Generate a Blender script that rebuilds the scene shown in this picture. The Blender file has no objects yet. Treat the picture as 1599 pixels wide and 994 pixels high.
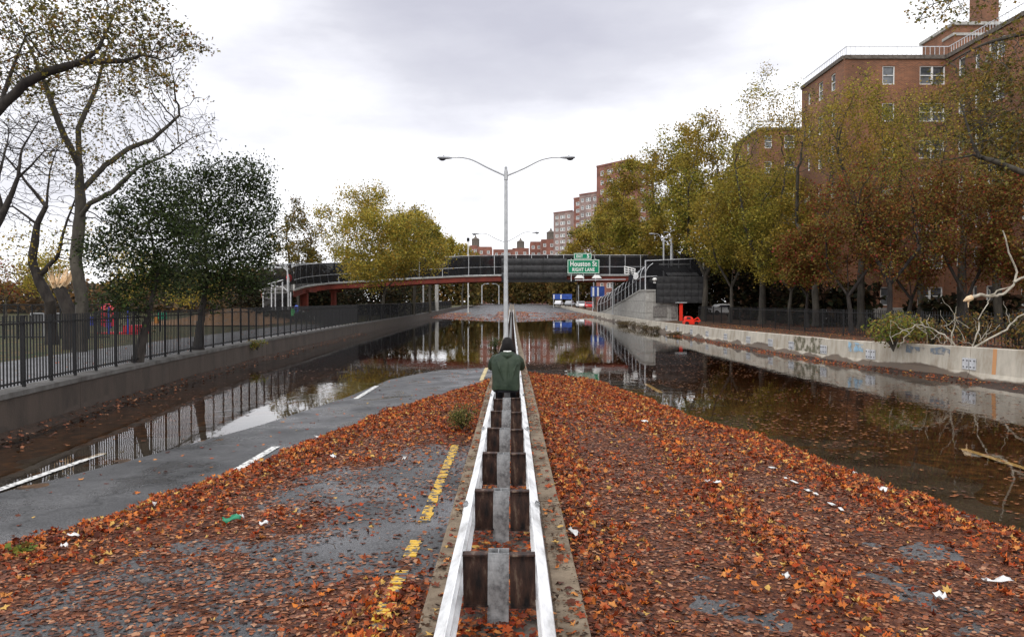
import bpy, bmesh, math, random
import numpy as np
from mathutils import Vector, Matrix
random.seed(7); RNG = np.random.default_rng(7)
S = bpy.context.scene; COL = S.collection
PI = math.pi; rad = math.radians
# ------------------------------------------------------------------ camera
F = 1255.0; CX, CY = 799.5, 497.0; CAMZ = 2.5
PITCH = -math.atan(27 / F)
cam = bpy.data.cameras.new('camera'); camo = bpy.data.objects.new('camera', cam); COL.objects.link(camo)
cam.sensor_width = 36; cam.lens = 36 * F / 1599; cam.clip_end = 6000; cam.clip_start = 0.05
camo.location = (0, 0, CAMZ); camo.rotation_euler = (PI / 2 + PITCH, 0, 0)
S.camera = camo
# ------------------------------------------------------------------ light
S.view_settings.view_transform = 'Standard'; S.view_settings.look = 'None'
S.view_settings.exposure = 0.45; S.view_settings.gamma = 1
W = bpy.data.worlds.new('World'); S.world = W; W.use_nodes = True
wn = W.node_tree; wn.nodes.clear()
def N(t, typ, **k):
    n = t.nodes.new(typ)
    for a, b in k.items(): setattr(n, a, b)
    return n
def L(t, a, b): t.links.new(a, b)
def ramp(t, fac, stops, interp='LINEAR'):
    r = N(t, 'ShaderNodeValToRGB'); r.color_ramp.interpolation = interp
    e = r.color_ramp.elements
    while len(e) < len(stops): e.new(0.5)
    for i, (p, c) in enumerate(stops):
        e[i].position = p; e[i].color = (c[0], c[1], c[2], 1) if not isinstance(c, (int, float)) else (c, c, c, 1)
    if fac is not None: L(t, fac, r.inputs[0])
    return r
SUN_EL, SUN_AZ = rad(48), rad(200)
sky = N(wn, 'ShaderNodeTexSky', sky_type='NISHITA'); sky.sun_disc = False
sky.sun_elevation = SUN_EL; sky.sun_rotation = SUN_AZ; sky.dust_density = 3; sky.air_density = 1
tc = N(wn, 'ShaderNodeTexCoord')
mp = N(wn, 'ShaderNodeMapping'); mp.inputs['Scale'].default_value = (1.0, 1.0, 3.0); mp.inputs['Location'].default_value = (0.35, 0.0, 0.2)
L(wn, tc.outputs['Generated'], mp.inputs[0])
n1 = N(wn, 'ShaderNodeTexNoise'); n1.inputs['Scale'].default_value = 1.9; n1.inputs['Detail'].default_value = 7; n1.inputs['Roughness'].default_value = 0.52
L(wn, mp.outputs[0], n1.inputs['Vector'])
# a grey cloud bank lies along the zenith side of the road axis
nv = N(wn, 'ShaderNodeVectorMath', operation='DISTANCE'); 
vm = N(wn, 'ShaderNodeVectorMath', operation='MULTIPLY'); vm.inputs[1].default_value = (1.0, 1.0, 2.2)
L(wn, tc.outputs['Generated'], vm.inputs[0]); L(wn, vm.outputs[0], nv.inputs[0]); nv.inputs[1].default_value = (0.06, 0.93, 0.84)
mr = N(wn, 'ShaderNodeMapRange'); mr.inputs['From Min'].default_value = 0.86; mr.inputs['From Max'].default_value = 0.1
mr.inputs['To Min'].default_value = 0.0; mr.inputs['To Max'].default_value = 0.45
L(wn, nv.outputs['Value'], mr.inputs['Value'])
ad = N(wn, 'ShaderNodeMath', operation='ADD'); L(wn, n1.outputs['Fac'], ad.inputs[0]); L(wn, mr.outputs[0], ad.inputs[1])
cr = ramp(wn, ad.outputs[0], [(0.0, (13.5, 13.5, 13.6)), (0.58, (11.6, 11.6, 11.9)), (0.71, (8.0, 8.0, 8.5)), (0.83, (5.9, 5.9, 6.5)), (0.97, (4.8, 4.8, 5.5))])
mx = N(wn, 'ShaderNodeMixRGB'); mx.inputs[0].default_value = 0.93
L(wn, sky.outputs[0], mx.inputs[1]); L(wn, cr.outputs[0], mx.inputs[2])
bg = N(wn, 'ShaderNodeBackground'); bg.inputs['Strength'].default_value = 0.1
L(wn, mx.outputs[0], bg.inputs[0]); wo = N(wn, 'ShaderNodeOutputWorld'); L(wn, bg.outputs[0], wo.inputs[0])
sl = bpy.data.lights.new('sun', 'SUN'); sl.energy = 0.9; sl.angle = rad(18); sl.color = (1, .96, .9)
so = bpy.data.objects.new('sun', sl); COL.objects.link(so)
sd = Vector((math.sin(SUN_AZ) * math.cos(SUN_EL), math.cos(SUN_AZ) * math.cos(SUN_EL), math.sin(SUN_EL)))
so.rotation_euler = sd.to_track_quat('Z', 'Y').to_euler()
# ------------------------------------------------------------------ places: from a direction of sight to a point of the place
_f = Vector((0, math.cos(PITCH), math.sin(PITCH))); _u = Vector((0, -math.sin(PITCH), math.cos(PITCH)))
def ray(px, py): return _f + Vector((1, 0, 0)) * ((px - CX) / F) + _u * ((CY - py) / F)
def P(px, py, d):
    r = ray(px, py); return Vector((0, 0, CAMZ)) + r * (d / r.y)
def G(px, py, z=0.0):
    r = ray(px, py); return Vector((0, 0, CAMZ)) + r * ((z - CAMZ) / r.z)
# ------------------------------------------------------------------ mesh helpers
class MB:
    def __init__(s): s.v = []; s.f = []
    def add(s, vs, fs):
        o = len(s.v); s.v += [tuple(v) for v in vs]; s.f += [tuple(i + o for i in f) for f in fs]; return s
    def box(s, a, b):
        (x0, y0, z0), (x1, y1, z1) = a, b
        return s.add([(x0, y0, z0), (x1, y0, z0), (x1, y1, z0), (x0, y1, z0), (x0, y0, z1), (x1, y0, z1), (x1, y1, z1), (x0, y1, z1)],
                     [(0, 3, 2, 1), (4, 5, 6, 7), (0, 1, 5, 4), (1, 2, 6, 5), (2, 3, 7, 6), (3, 0, 4, 7)])
    def cbox(s, c, d, rz=0, rx=0, ry=0):
        M = Matrix.Translation(c) @ Matrix.Rotation(rz, 4, 'Z') @ Matrix.Rotation(ry, 4, 'Y') @ Matrix.Rotation(rx, 4, 'X')
        t = MB().box((-d[0] / 2, -d[1] / 2, -d[2] / 2), (d[0] / 2, d[1] / 2, d[2] / 2))
        return s.add([M @ Vector(v) for v in t.v], t.f)
    def bar(s, a, b, w, h=None):            # a square bar between two points
        a, b = Vector(a), Vector(b); h = h or w; d = (b - a); l = d.length; d.normalize()
        ref = Vector((0, 0, 1)) if abs(d.z) < .95 else Vector((0, 1, 0))
        u = d.cross(ref).normalized(); n = u.cross(d)
        vs = [p + u * (i * w / 2) + n * (j * h / 2) for p in (a, b) for i, j in ((-1, -1), (1, -1), (1, 1), (-1, 1))]
        return s.add(vs, [(0, 3, 2, 1), (4, 5, 6, 7), (0, 1, 5, 4), (1, 2, 6, 5), (2, 3, 7, 6), (3, 0, 4, 7)])
    def tube(s, pts, rs, n=8, cap=True):
        pts = [Vector(p) for p in pts]
        if isinstance(rs, (int, float)): rs = [rs] * len(pts)
        vs = []; k = len(pts)
        for i, p in enumerate(pts):
            d = (pts[min(i + 1, k - 1)] - pts[max(i - 1, 0)]).normalized()
            ref = Vector((.31, .2, .93)) if abs(d.z) < .9 else Vector((.2, .97, .1))
            u = d.cross(ref).normalized(); w = u.cross(d)
            for j in range(n):
                a = 2 * PI * j / n; vs.append(p + (u * math.cos(a) + w * math.sin(a)) * rs[i])
        fs = [(i * n + j, i * n + (j + 1) % n, (i + 1) * n + (j + 1) % n, (i + 1) * n + j) for i in range(k - 1) for j in range(n)]
        if cap: fs += [tuple(range(n))[::-1], tuple((k - 1) * n + j for j in range(n))]
        return s.add(vs, fs)
    def loft(s, rings, cap=True):           # rings of equal vertex count
        n = len(rings[0]); vs = [v for r in rings for v in r]
        fs = [(i * n + j, i * n + (j + 1) % n, (i + 1) * n + (j + 1) % n, (i + 1) * n + j) for i in range(len(rings) - 1) for j in range(n)]
        if cap: fs += [tuple(range(n))[::-1], tuple((len(rings) - 1) * n + j for j in range(n))]
        return s.add(vs, fs)
    def extr(s, poly, path):                # a (u, z) section carried along a list of (x, y, z) points, u to the right of travel
        rings = []; path = [Vector(p) for p in path]
        for i, p in enumerate(path):
            d = path[min(i + 1, len(path) - 1)] - path[max(i - 1, 0)]; d.z = 0; d.normalize()
            r = Vector((d.y, -d.x, 0)); rings.append([p + r * a + Vector((0, 0, b)) for a, b in poly])
        return s.loft(rings)
    def mesh(s, name):
        m = bpy.data.meshes.new(name); m.from_pydata(s.v, [], s.f); m.validate()
        bm = bmesh.new(); bm.from_mesh(m); bmesh.ops.recalc_face_normals(bm, faces=bm.faces); bm.to_mesh(m); bm.free()
        return m
def npmesh(name, V, FQ):                    # vertices (n,3), faces (m,k)
    m = bpy.data.meshes.new(name); V = np.ascontiguousarray(V, np.float32); k = FQ.shape[1]
    m.vertices.add(len(V)); m.vertices.foreach_set('co', V.ravel())
    m.loops.add(FQ.size); m.loops.foreach_set('vertex_index', np.ascontiguousarray(FQ, np.int32).ravel())
    m.polygons.add(len(FQ)); m.polygons.foreach_set('loop_start', np.arange(0, FQ.size, k, dtype=np.int32))
    m.update(calc_edges=True); return m
def smooth(m, ang=None):
    m.polygons.foreach_set('use_smooth', [True] * len(m.polygons))
    if ang is not None:
        try: m.set_sharp_from_angle(angle=rad(ang))
        except Exception: pass
    return m
def link(name, me, mat=None, parent=None):
    o = bpy.data.objects.new(name, me); COL.objects.link(o)
    if mat is not None and me is not None and not len(me.materials): me.materials.append(mat)
    if parent is not None:
        o.parent = parent
        if parent.parent is None: o.location = -Vector(parent.location)
    return o
def part(name, mb, mat, parent, sm=None, loc=None):
    me = mb if isinstance(mb, bpy.types.Mesh) else mb.mesh(name)
    if sm is not None: smooth(me, sm)
    o = link(name, me, mat, parent)
    if loc is not None: o.location = Vector(loc) - (Vector(parent.location) if parent.parent is None else Vector((0, 0, 0)))
    return o
def tag(o, label=None, cat=None, group=None, kind=None):
    if label: o['label'] = label
    if cat: o['category'] = cat
    if group: o['group'] = group
    if kind: o['kind'] = kind
    return o
def thing(name, loc, label, cat, group=None):
    o = bpy.data.objects.new(name, None); o.empty_display_size = .2; COL.objects.link(o); o.location = loc
    return tag(o, label, cat, group)
def struct(name, mb, mat, sm=None, label=None):
    me = mb if isinstance(mb, bpy.types.Mesh) else mb.mesh(name)
    if sm is not None: smooth(me, sm)
    o = link(name, me, mat); o['kind'] = 'structure'
    if label: o['label'] = label
    return o
def copy_tree(o, parent=None):
    c = o.copy(); COL.objects.link(c)
    if parent is not None: c.parent = parent
    for ch in list(o.children): copy_tree(ch, c)
    return c
# ------------------------------------------------------------------ materials
def mat(name, c, rough=.8, c2=None, scale=4, metal=0, bump=0, bscale=40, c3=None, stretch=None, spec=.28, detail=6, lo=.35, hi=.65):
    m = bpy.data.materials.new(name); m.use_nodes = True; t = m.node_tree; b = t.nodes['Principled BSDF']
    b.inputs['Roughness'].default_value = rough; b.inputs['Metallic'].default_value = metal
    b.inputs['Base Color'].default_value = (*c, 1); b.inputs['Specular IOR Level'].default_value = spec
    tcn = N(t, 'ShaderNodeTexCoord'); co = tcn.outputs['Object']
    if stretch:
        mm = N(t, 'ShaderNodeMapping'); mm.inputs['Scale'].default_value = stretch; L(t, co, mm.inputs[0]); co = mm.outputs[0]
    if c2 is not None:
        n = N(t, 'ShaderNodeTexNoise'); n.inputs['Scale'].default_value = scale; n.inputs['Detail'].default_value = detail; n.inputs['Roughness'].default_value = .65
        L(t, co, n.inputs['Vector'])
        st = [(lo, c), (hi, c2)] if c3 is None else [(lo, c), ((lo + hi) / 2, c2), (hi, c3)]
        r = ramp(t, n.outputs['Fac'], st); L(t, r.outputs[0], b.inputs['Base Color'])
    if bump:
        n = N(t, 'ShaderNodeTexNoise'); n.inputs['Scale'].default_value = bscale; n.inputs['Detail'].default_value = 4; L(t, co, n.inputs['Vector'])
        bp = N(t, 'ShaderNodeBump'); bp.inputs['Strength'].default_value = bump; bp.inputs['Distance'].default_value = .02
        L(t, n.outputs['Fac'], bp.inputs['Height']); L(t, bp.outputs[0], b.inputs['Normal'])
    return m
def leafmat(name, cols, rough=.55, trans=.35, patch=None, pscale=.5):
    """colour differs from leaf to leaf, and by patches of the crown (a different state of turning)"""
    m = bpy.data.materials.new(name); m.use_nodes = True; t = m.node_tree; b = t.nodes['Principled BSDF']; out = t.nodes['Material Output']
    g = N(t, 'ShaderNodeNewGeometry'); k = len(cols)
    r = ramp(t, g.outputs['Random Per Island'], [(i / k, c) for i, c in enumerate(cols)], 'CONSTANT')
    src = r.outputs[0]
    if patch:
        tcn = N(t, 'ShaderNodeTexCoord'); n = N(t, 'ShaderNodeTexNoise'); n.inputs['Scale'].default_value = pscale; n.inputs['Detail'].default_value = 3
        L(t, tcn.outputs['Object'], n.inputs['Vector'])
        rr = ramp(t, n.outputs['Fac'], [(.44, 0.0), (.6, 1.0)])
        r2 = ramp(t, g.outputs['Random Per Island'], [(i / len(patch), c) for i, c in enumerate(patch)], 'CONSTANT')
        mxx = N(t, 'ShaderNodeMixRGB'); L(t, rr.outputs[0], mxx.inputs[0]); L(t, src, mxx.inputs[1]); L(t, r2.outputs[0], mxx.inputs[2]); src = mxx.outputs[0]
    L(t, src, b.inputs['Base Color']); b.inputs['Roughness'].default_value = rough; b.inputs['Specular IOR Level'].default_value = .12
    if trans:
        tr = N(t, 'ShaderNodeBsdfTranslucent'); L(t, src, tr.inputs[0]); ms = N(t, 'ShaderNodeMixShader'); ms.inputs[0].default_value = trans
        L(t, b.outputs[0], ms.inputs[1]); L(t, tr.outputs[0], ms.inputs[2]); L(t, ms.outputs[0], out.inputs[0])
    return m
M = {}
M['steel'] = mat('galvanised_steel', (.42, .43, .45), .42, (.62, .63, .65), 6, .25, .05)
M['rail'] = mat('rail_galvanised', (.40, .40, .40), .5, (.66, .67, .68), 7, .1, .12, stretch=(1, .35, 1), c3=(.84, .85, .86), lo=.3, hi=.6)
M['post'] = mat('post_steel', (.09, .09, .095), .6, (.25, .255, .26), 11, .2, .15, c3=(.33, .335, .34), lo=.36, hi=.66)
M['rust'] = mat('rusty_plate', (.010, .008, .008), .7, (.055, .028, .02), 6, .1, .2, c3=(.20, .15, .11), stretch=(2.5, 1, .6), lo=.38, hi=.72)
M['lamp'] = mat('lamp_paint', (.36, .37, .38), .45, (.5, .51, .52), 3, .3)
M['lamphead'] = mat('lamp_head', (.3, .31, .33), .5, (.42, .43, .45), 8, .2)
M['glassd'] = mat('lamp_glass', (.05, .05, .06), .15)
M['black'] = mat('black_iron', (.010, .010, .011), .55, spec=.3)
M['concrete'] = mat('concrete', (.40, .39, .36), .85, (.29, .28, .26), 1.7, 0, .2, c3=(.47, .46, .43))
M['kerb'] = mat('kerb_concrete', (.26, .205, .145), .85, (.17, .13, .09), 4, 0, .45, c3=(.06, .035, .022), bscale=25, lo=.35, hi=.75)
M['median'] = mat('median_concrete', (.17, .15, .13), .9, (.07, .055, .045), 5, 0, .3)
M['red'] = mat('red_girder', (.22, .04, .026), .7, (.11, .028, .02), 1.2, 0, .05)
M['mesh'] = None
M['white'] = mat('white_paint', (.78, .78, .76), .5)
M['sign'] = mat('sign_green', (.0, .21, .105), .4)
M['bark'] = mat('plane_bark', (.085, .075, .06), .9, (.03, .026, .022), 3, 0, .5, bscale=14, stretch=(1, 1, .35))
M['barkd'] = mat('dark_bark', (.016, .013, .013), .9, (.05, .042, .036), 5, 0, .4, bscale=20, stretch=(1, 1, .3))
M['barkl'] = mat('pale_bark', (.50, .46, .38), .8, (.24, .21, .16), 4, 0, .2)
M['splinter'] = mat('fresh_wood', (.62, .40, .22), .8, (.75, .58, .38), 8)
M['asph_far'] = mat('path_asphalt', (.14, .14, .145), .8, (.2, .2, .21), 1.5, 0, .1)
def mesh_cloth(name, c, a):
    m = bpy.data.materials.new(name); m.use_nodes = True; t = m.node_tree; b = t.nodes['Principled BSDF']; out = t.nodes['Material Output']
    b.inputs['Base Color'].default_value = (*c, 1); b.inputs['Roughness'].default_value = .9; b.inputs['Specular IOR Level'].default_value = .05
    tcn = N(t, 'ShaderNodeTexCoord'); n = N(t, 'ShaderNodeTexNoise'); n.inputs['Scale'].default_value = 1.3; L(t, tcn.outputs['Object'], n.inputs['Vector'])
    mrr = N(t, 'ShaderNodeMapRange'); mrr.inputs['To Min'].default_value = max(0, a - .18); mrr.inputs['To Max'].default_value = min(1, a + .18); L(t, n.outputs['Fac'], mrr.inputs['Value'])
    tr = N(t, 'ShaderNodeBsdfTransparent'); ms = N(t, 'ShaderNodeMixShader'); L(t, mrr.outputs[0], ms.inputs[0])
    L(t, tr.outputs[0], ms.inputs[1]); L(t, b.outputs[0], ms.inputs[2]); L(t, ms.outputs[0], out.inputs[0]); return m
M['mesh'] = mesh_cloth('black_wire_mesh', (.016, .016, .018), .93)
M['meshthin'] = mesh_cloth('thin_wire_mesh', (.03, .03, .032), .75)
# wet asphalt: dark, cracked, shiny where it is wet
def asphalt():
    m = bpy.data.materials.new('wet_asphalt'); m.use_nodes = True; t = m.node_tree; b = t.nodes['Principled BSDF']
    tcn = N(t, 'ShaderNodeTexCoord'); o = tcn.outputs['Object']
    a = N(t, 'ShaderNodeTexNoise'); a.inputs['Scale'].default_value = .8; a.inputs['Detail'].default_value = 10; a.inputs['Roughness'].default_value = .68; L(t, o, a.inputs['Vector'])
    f = N(t, 'ShaderNodeTexNoise'); f.inputs['Scale'].default_value = 55; f.inputs['Detail'].default_value = 2; L(t, o, f.inputs['Vector'])
    r1 = ramp(t, a.outputs['Fac'], [(.3, (.022, .0225, .024)), (.7, (.078, .078, .081))])
    r2 = ramp(t, f.outputs['Fac'], [(.32, (.3, .3, .3)), (.7, (1.9, 1.9, 1.9))])
    mu = N(t, 'ShaderNodeMixRGB', blend_type='MULTIPLY'); mu.inputs[0].default_value = 1; L(t, r1.outputs[0], mu.inputs[1]); L(t, r2.outputs[0], mu.inputs[2])
    v = N(t, 'ShaderNodeTexVoronoi', feature='DISTANCE_TO_EDGE'); v.inputs['Scale'].default_value = .33
    wv = N(t, 'ShaderNodeTexNoise'); wv.inputs['Scale'].default_value = 1.4; wv.inputs['Detail'].default_value = 5; L(t, o, wv.inputs['Vector'])
    av = N(t, 'ShaderNodeMixRGB', blend_type='ADD'); av.inputs[0].default_value = .9; L(t, o, av.inputs[1]); L(t, wv.outputs['Color'], av.inputs[2]); L(t, av.outputs[0], v.inputs['Vector'])
    rc = ramp(t, v.outputs['Distance'], [(0.0, .25), (.012, 1.0)])
    mc = N(t, 'ShaderNodeMixRGB', blend_type='MULTIPLY'); mc.inputs[0].default_value = .7; L(t, mu.outputs[0], mc.inputs[1]); L(t, rc.outputs[0], mc.inputs[2])
    L(t, mc.outputs[0], b.inputs['Base Color'])
    w = N(t, 'ShaderNodeTexNoise'); w.inputs['Scale'].default_value = .9; w.inputs['Detail'].default_value = 5; L(t, o, w.inputs['Vector'])
    rr = ramp(t, w.outputs['Fac'], [(.36, .12), (.60, .7)]); L(t, rr.outputs[0], b.inputs['Roughness'])
    bp = N(t, 'ShaderNodeBump'); bp.inputs['Strength'].default_value = .35; bp.inputs['Distance'].default_value = .01; L(t, f.outputs['Fac'], bp.inputs['Height']); L(t, bp.outputs[0], b.inputs['Normal'])
    return m
M['asphalt'] = asphalt()
def water():
    m = bpy.data.materials.new('flood_water'); m.use_nodes = True; t = m.node_tree; out = t.nodes['Material Output']; t.nodes.remove(t.nodes['Principled BSDF'])
    tcn = N(t, 'ShaderNodeTexCoord'); mm = N(t, 'ShaderNodeMapping'); mm.inputs['Scale'].default_value = (1.2, .55, 1); L(t, tcn.outputs['Object'], mm.inputs[0])
    n = N(t, 'ShaderNodeTexNoise'); n.inputs['Scale'].default_value = 3.0; n.inputs['Detail'].default_value = 3; L(t, mm.outputs[0], n.inputs['Vector'])
    big = N(t, 'ShaderNodeTexNoise'); big.inputs['Scale'].default_value = .12; L(t, tcn.outputs['Object'], big.inputs['Vector'])
    rb = ramp(t, big.outputs['Fac'], [(.42, .15), (.62, 1.0)]); mu = N(t, 'ShaderNodeMath', operation='MULTIPLY'); L(t, n.outputs['Fac'], mu.inputs[0]); L(t, rb.outputs[0], mu.inputs[1])
    bp = N(t, 'ShaderNodeBump'); bp.inputs['Strength'].default_value = .10; bp.inputs['Distance'].default_value = .05; L(t, mu.outputs[0], bp.inputs['Height'])
    fr = N(t, 'ShaderNodeFresnel'); fr.inputs['IOR'].default_value = 1.33; L(t, bp.outputs[0], fr.inputs['Normal'])
    gl = N(t, 'ShaderNodeBsdfGlossy'); gl.inputs['Roughness'].default_value = .015; gl.inputs['Color'].default_value = (1, 1, 1, 1); L(t, bp.outputs[0], gl.inputs['Normal'])
    tr = N(t, 'ShaderNodeBsdfTransparent'); tr.inputs[0].default_value = (.85, .76, .64, 1)
    ms = N(t, 'ShaderNodeMixShader'); L(t, fr.outputs[0], ms.inputs[0]); L(t, tr.outputs[0], ms.inputs[1]); L(t, gl.outputs[0], ms.inputs[2]); L(t, ms.outputs[0], out.inputs[0])
    return m
M['water'] = water()
def paint(name, c, worn):
    m = bpy.data.materials.new(name); m.use_nodes = True; t = m.node_tree; b = t.nodes['Principled BSDF']; out = t.nodes['Material Output']
    tcn = N(t, 'ShaderNodeTexCoord'); n = N(t, 'ShaderNodeTexNoise'); n.inputs['Scale'].default_value = 14; n.inputs['Detail'].default_value = 5; L(t, tcn.outputs['Object'], n.inputs['Vector'])
    r = ramp(t, n.outputs['Fac'], [(worn - .02, (.07, .07, .07)), (worn + .05, c)]); L(t, r.outputs[0], b.inputs['Base Color']); b.inputs['Roughness'].default_value = .45
    return m
M['yellow'] = paint('yellow_road_paint', (.66, .40, .03), .46)
M['wpaint'] = paint('white_road_paint', (.66, .66, .64), .42)
M['ypale'] = paint('pale_road_paint', (.62, .50, .25), .36)
# ------------------------------------------------------------------ the lie of the land (water level is z = 0)
def ip(x, xs, ys): return np.interp(x, xs, ys)
def mz(y): return ip(y, [0, 10, 20, 31, 45, 60, 80, 95, 110, 140, 400], [.19, .17, .10, 0, -.12, -.2, -.12, 0, .2, .5, 1.5])
def shore_l(y): return ip(y, [-6, 4, 8, 10.5, 12.8, 16.1, 20.9, 25.7, 29, 30, 31], [11, 8.4, 7.3, 6.66, 5.95, 5.1, 4.3, 3.9, 2.75, 1.2, 0])
def shore_r(y): return ip(y, [-6, 4, 8.7, 10.6, 12.3, 14.6, 16.5, 20.9, 25.1, 27.3, 28.3, 31], [8.5, 6.8, 5.5, 5.1, 4.9, 4.66, 3.96, 3.35, 2.6, .6, .1, 0])
CS = .025
def roadz(x, y):
    x = np.asarray(x, float); y = np.asarray(y, float)
    cl = np.where(y < 31, shore_l(y) * CS, mz(y)); c_r = np.where(y < 31, shore_r(y) * CS, mz(y))
    w = np.clip((x + .5) / .9, 0, 1)
    c = cl * (1 - w) + c_r * w
    z = c - CS * np.abs(x)
    return np.maximum(z, -.45)
def lattice(seed, n=256):
    g = np.random.default_rng(seed).random((n, n))
    def f(x, y):
        xi = np.floor(x).astype(int); yi = np.floor(y).astype(int); u = x - xi; v = y - yi; u = u * u * (3 - 2 * u); v = v * v * (3 - 2 * v)
        a = g[xi % n, yi % n]; b = g[(xi + 1) % n, yi % n]; c = g[xi % n, (yi + 1) % n]; d = g[(xi + 1) % n, (yi + 1) % n]
        return (a * (1 - u) + b * u) * (1 - v) + (c * (1 - u) + d * u) * v
    return f
_l1, _l2, _l3 = lattice(1), lattice(2), lattice(3)
def noise(x, y, s=1.0, o=0):
    x = np.asarray(x, float) / s + 50 + o; y = np.asarray(y, float) / s + 50 + o * 1.7
    return (.55 * _l1(x, y) + .28 * _l2(x * 2.1, y * 2.1) + .17 * _l3(x * 4.3, y * 4.3))
def grid(name, xs, ys, zf):
    X, Y = np.meshgrid(xs, ys); Z = zf(X, Y); V = np.stack([X, Y, Z], -1).reshape(-1, 3)
    nx, ny = len(xs), len(ys); i = np.arange(nx - 1)[None, :] + np.arange(ny - 1)[:, None] * nx; i = i.ravel()
    return npmesh(name, V, np.stack([i, i + 1, i + nx + 1, i + nx], -1))
# ground far and wide
struct('ground', MB().add([(-2500, -300, -.9), (2500, -300, -.9), (2500, 4000, -.9), (-2500, 4000, -.9)], [(0, 1, 2, 3)]), mat('soil', (.05, .042, .032), .95, (.09, .07, .05), .3))
ys = np.concatenate([np.arange(-6, 36, .3), np.arange(36, 120, 1.5), np.arange(120, 441, 10)])
o = struct('highway', smooth(grid('highway', np.linspace(-14.5, 18, 110), ys, roadz)), M['asphalt'])
# flood water: one shallow body, closed below, with murky depth
wvol = M['water'].node_tree; va = N(wvol, 'ShaderNodeVolumeAbsorption'); va.inputs['Color'].default_value = (.62, .42, .24, 1); va.inputs['Density'].default_value = 1.3
L(wvol, va.outputs[0], wvol.nodes['Material Output'].inputs['Volume'])
w_ = MB().box((-14.4, -6, -.62), (17.9, 150, 0.0)); tag(struct('flood_water', w_, M['water']))
# retaining wall on the left
LWY = [-6, 5, 12, 14.5, 19.7, 27, 35.6, 61, 100, 165, 240]; LWX = [-7.6, -8.3, -9.0, -9.25, -9.9, -10.5, -11.0, -11.7, -12.2, -13, -13]
def lwx(y): return float(ip(y, LWY, LWX))
RWY = [-6, 8, 15, 23.2, 33, 45, 60, 75, 125, 240, 420]; RWX = [20.3, 17.4, 16.1, 14.8, 13.2, 12.6, 12.2, 12.0, 13, 15, 18]
def rwx(y): return float(ip(y, RWY, RWX))
def rwz(y): return float(ip(y, [15, 23, 33, 45, 75, 125, 240, 420], [1.18, 1.09, .95, .87, .79, .82, 1.3, 2.2]))
def lwz(y): return float(ip(y, [0, 100, 165, 240, 420], [.80, .82, 1.05, 1.35, 2.0]))
# park ground (left) and bank ground (right)
def side_ground(name, edge, zed, sign, m):
    ys = np.concatenate([np.arange(-6, 130, 4.), np.arange(130, 421, 20)]); offs = np.array([0, .6, 2, 4, 8, 14, 22, 34, 50, 80, 140, 300])
    V = []; 
    for y in ys:
        for q in offs:
            x = edge(y) + sign * (q + .12); b = 0 if q < 1 else .25 * (noise(x, y, 9) - .5) * min(q, 6) / 3
            V.append((x, y, zed(y) + b))
    V = np.array(V); nx = len(offs); ny = len(ys); i = (np.arange(nx - 1)[None, :] + np.arange(ny - 1)[:, None] * nx).ravel()
    F_ = np.stack([i, i + 1, i + nx + 1, i + nx], -1)
    if sign < 0: F_ = F_[:, ::-1]
    return struct(name, smooth(npmesh(name, V, F_)), m)
M['grass'] = mat('grass_with_leaves', (.025, .045, .014), .95, (.055, .05, .018), 1.2, 0, .3, c3=(.16, .075, .025), lo=.35, hi=.72)
M['leafsoil'] = mat('leafy_soil', (.035, .02, .014), .95, (.09, .04, .02), 1.6, 0, .4, c3=(.03, .04, .015))  # soil colour kept dark to help carry the shade below the trees
side_ground('park_ground', lwx, lambda y: lwz(y) - .06, -1, M['grass'])
side_ground('bank_ground', rwx, lambda y: rwz(y) - .22, 1, M['leafsoil'])
# park path beside the fence
pp = MB(); pys = list(range(-6, 60, 3))
for i in range(len(pys) - 1):
    a, b = pys[i], pys[i + 1]
    pp.add([(lwx(a) - .35, a, .80), (lwx(a) - 3.6, a, .87), (lwx(b) - 3.6, b, .87), (lwx(b) - .35, b, .80)], [(0, 1, 2, 3)])
struct('park_path', pp, M['asph_far'])
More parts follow.
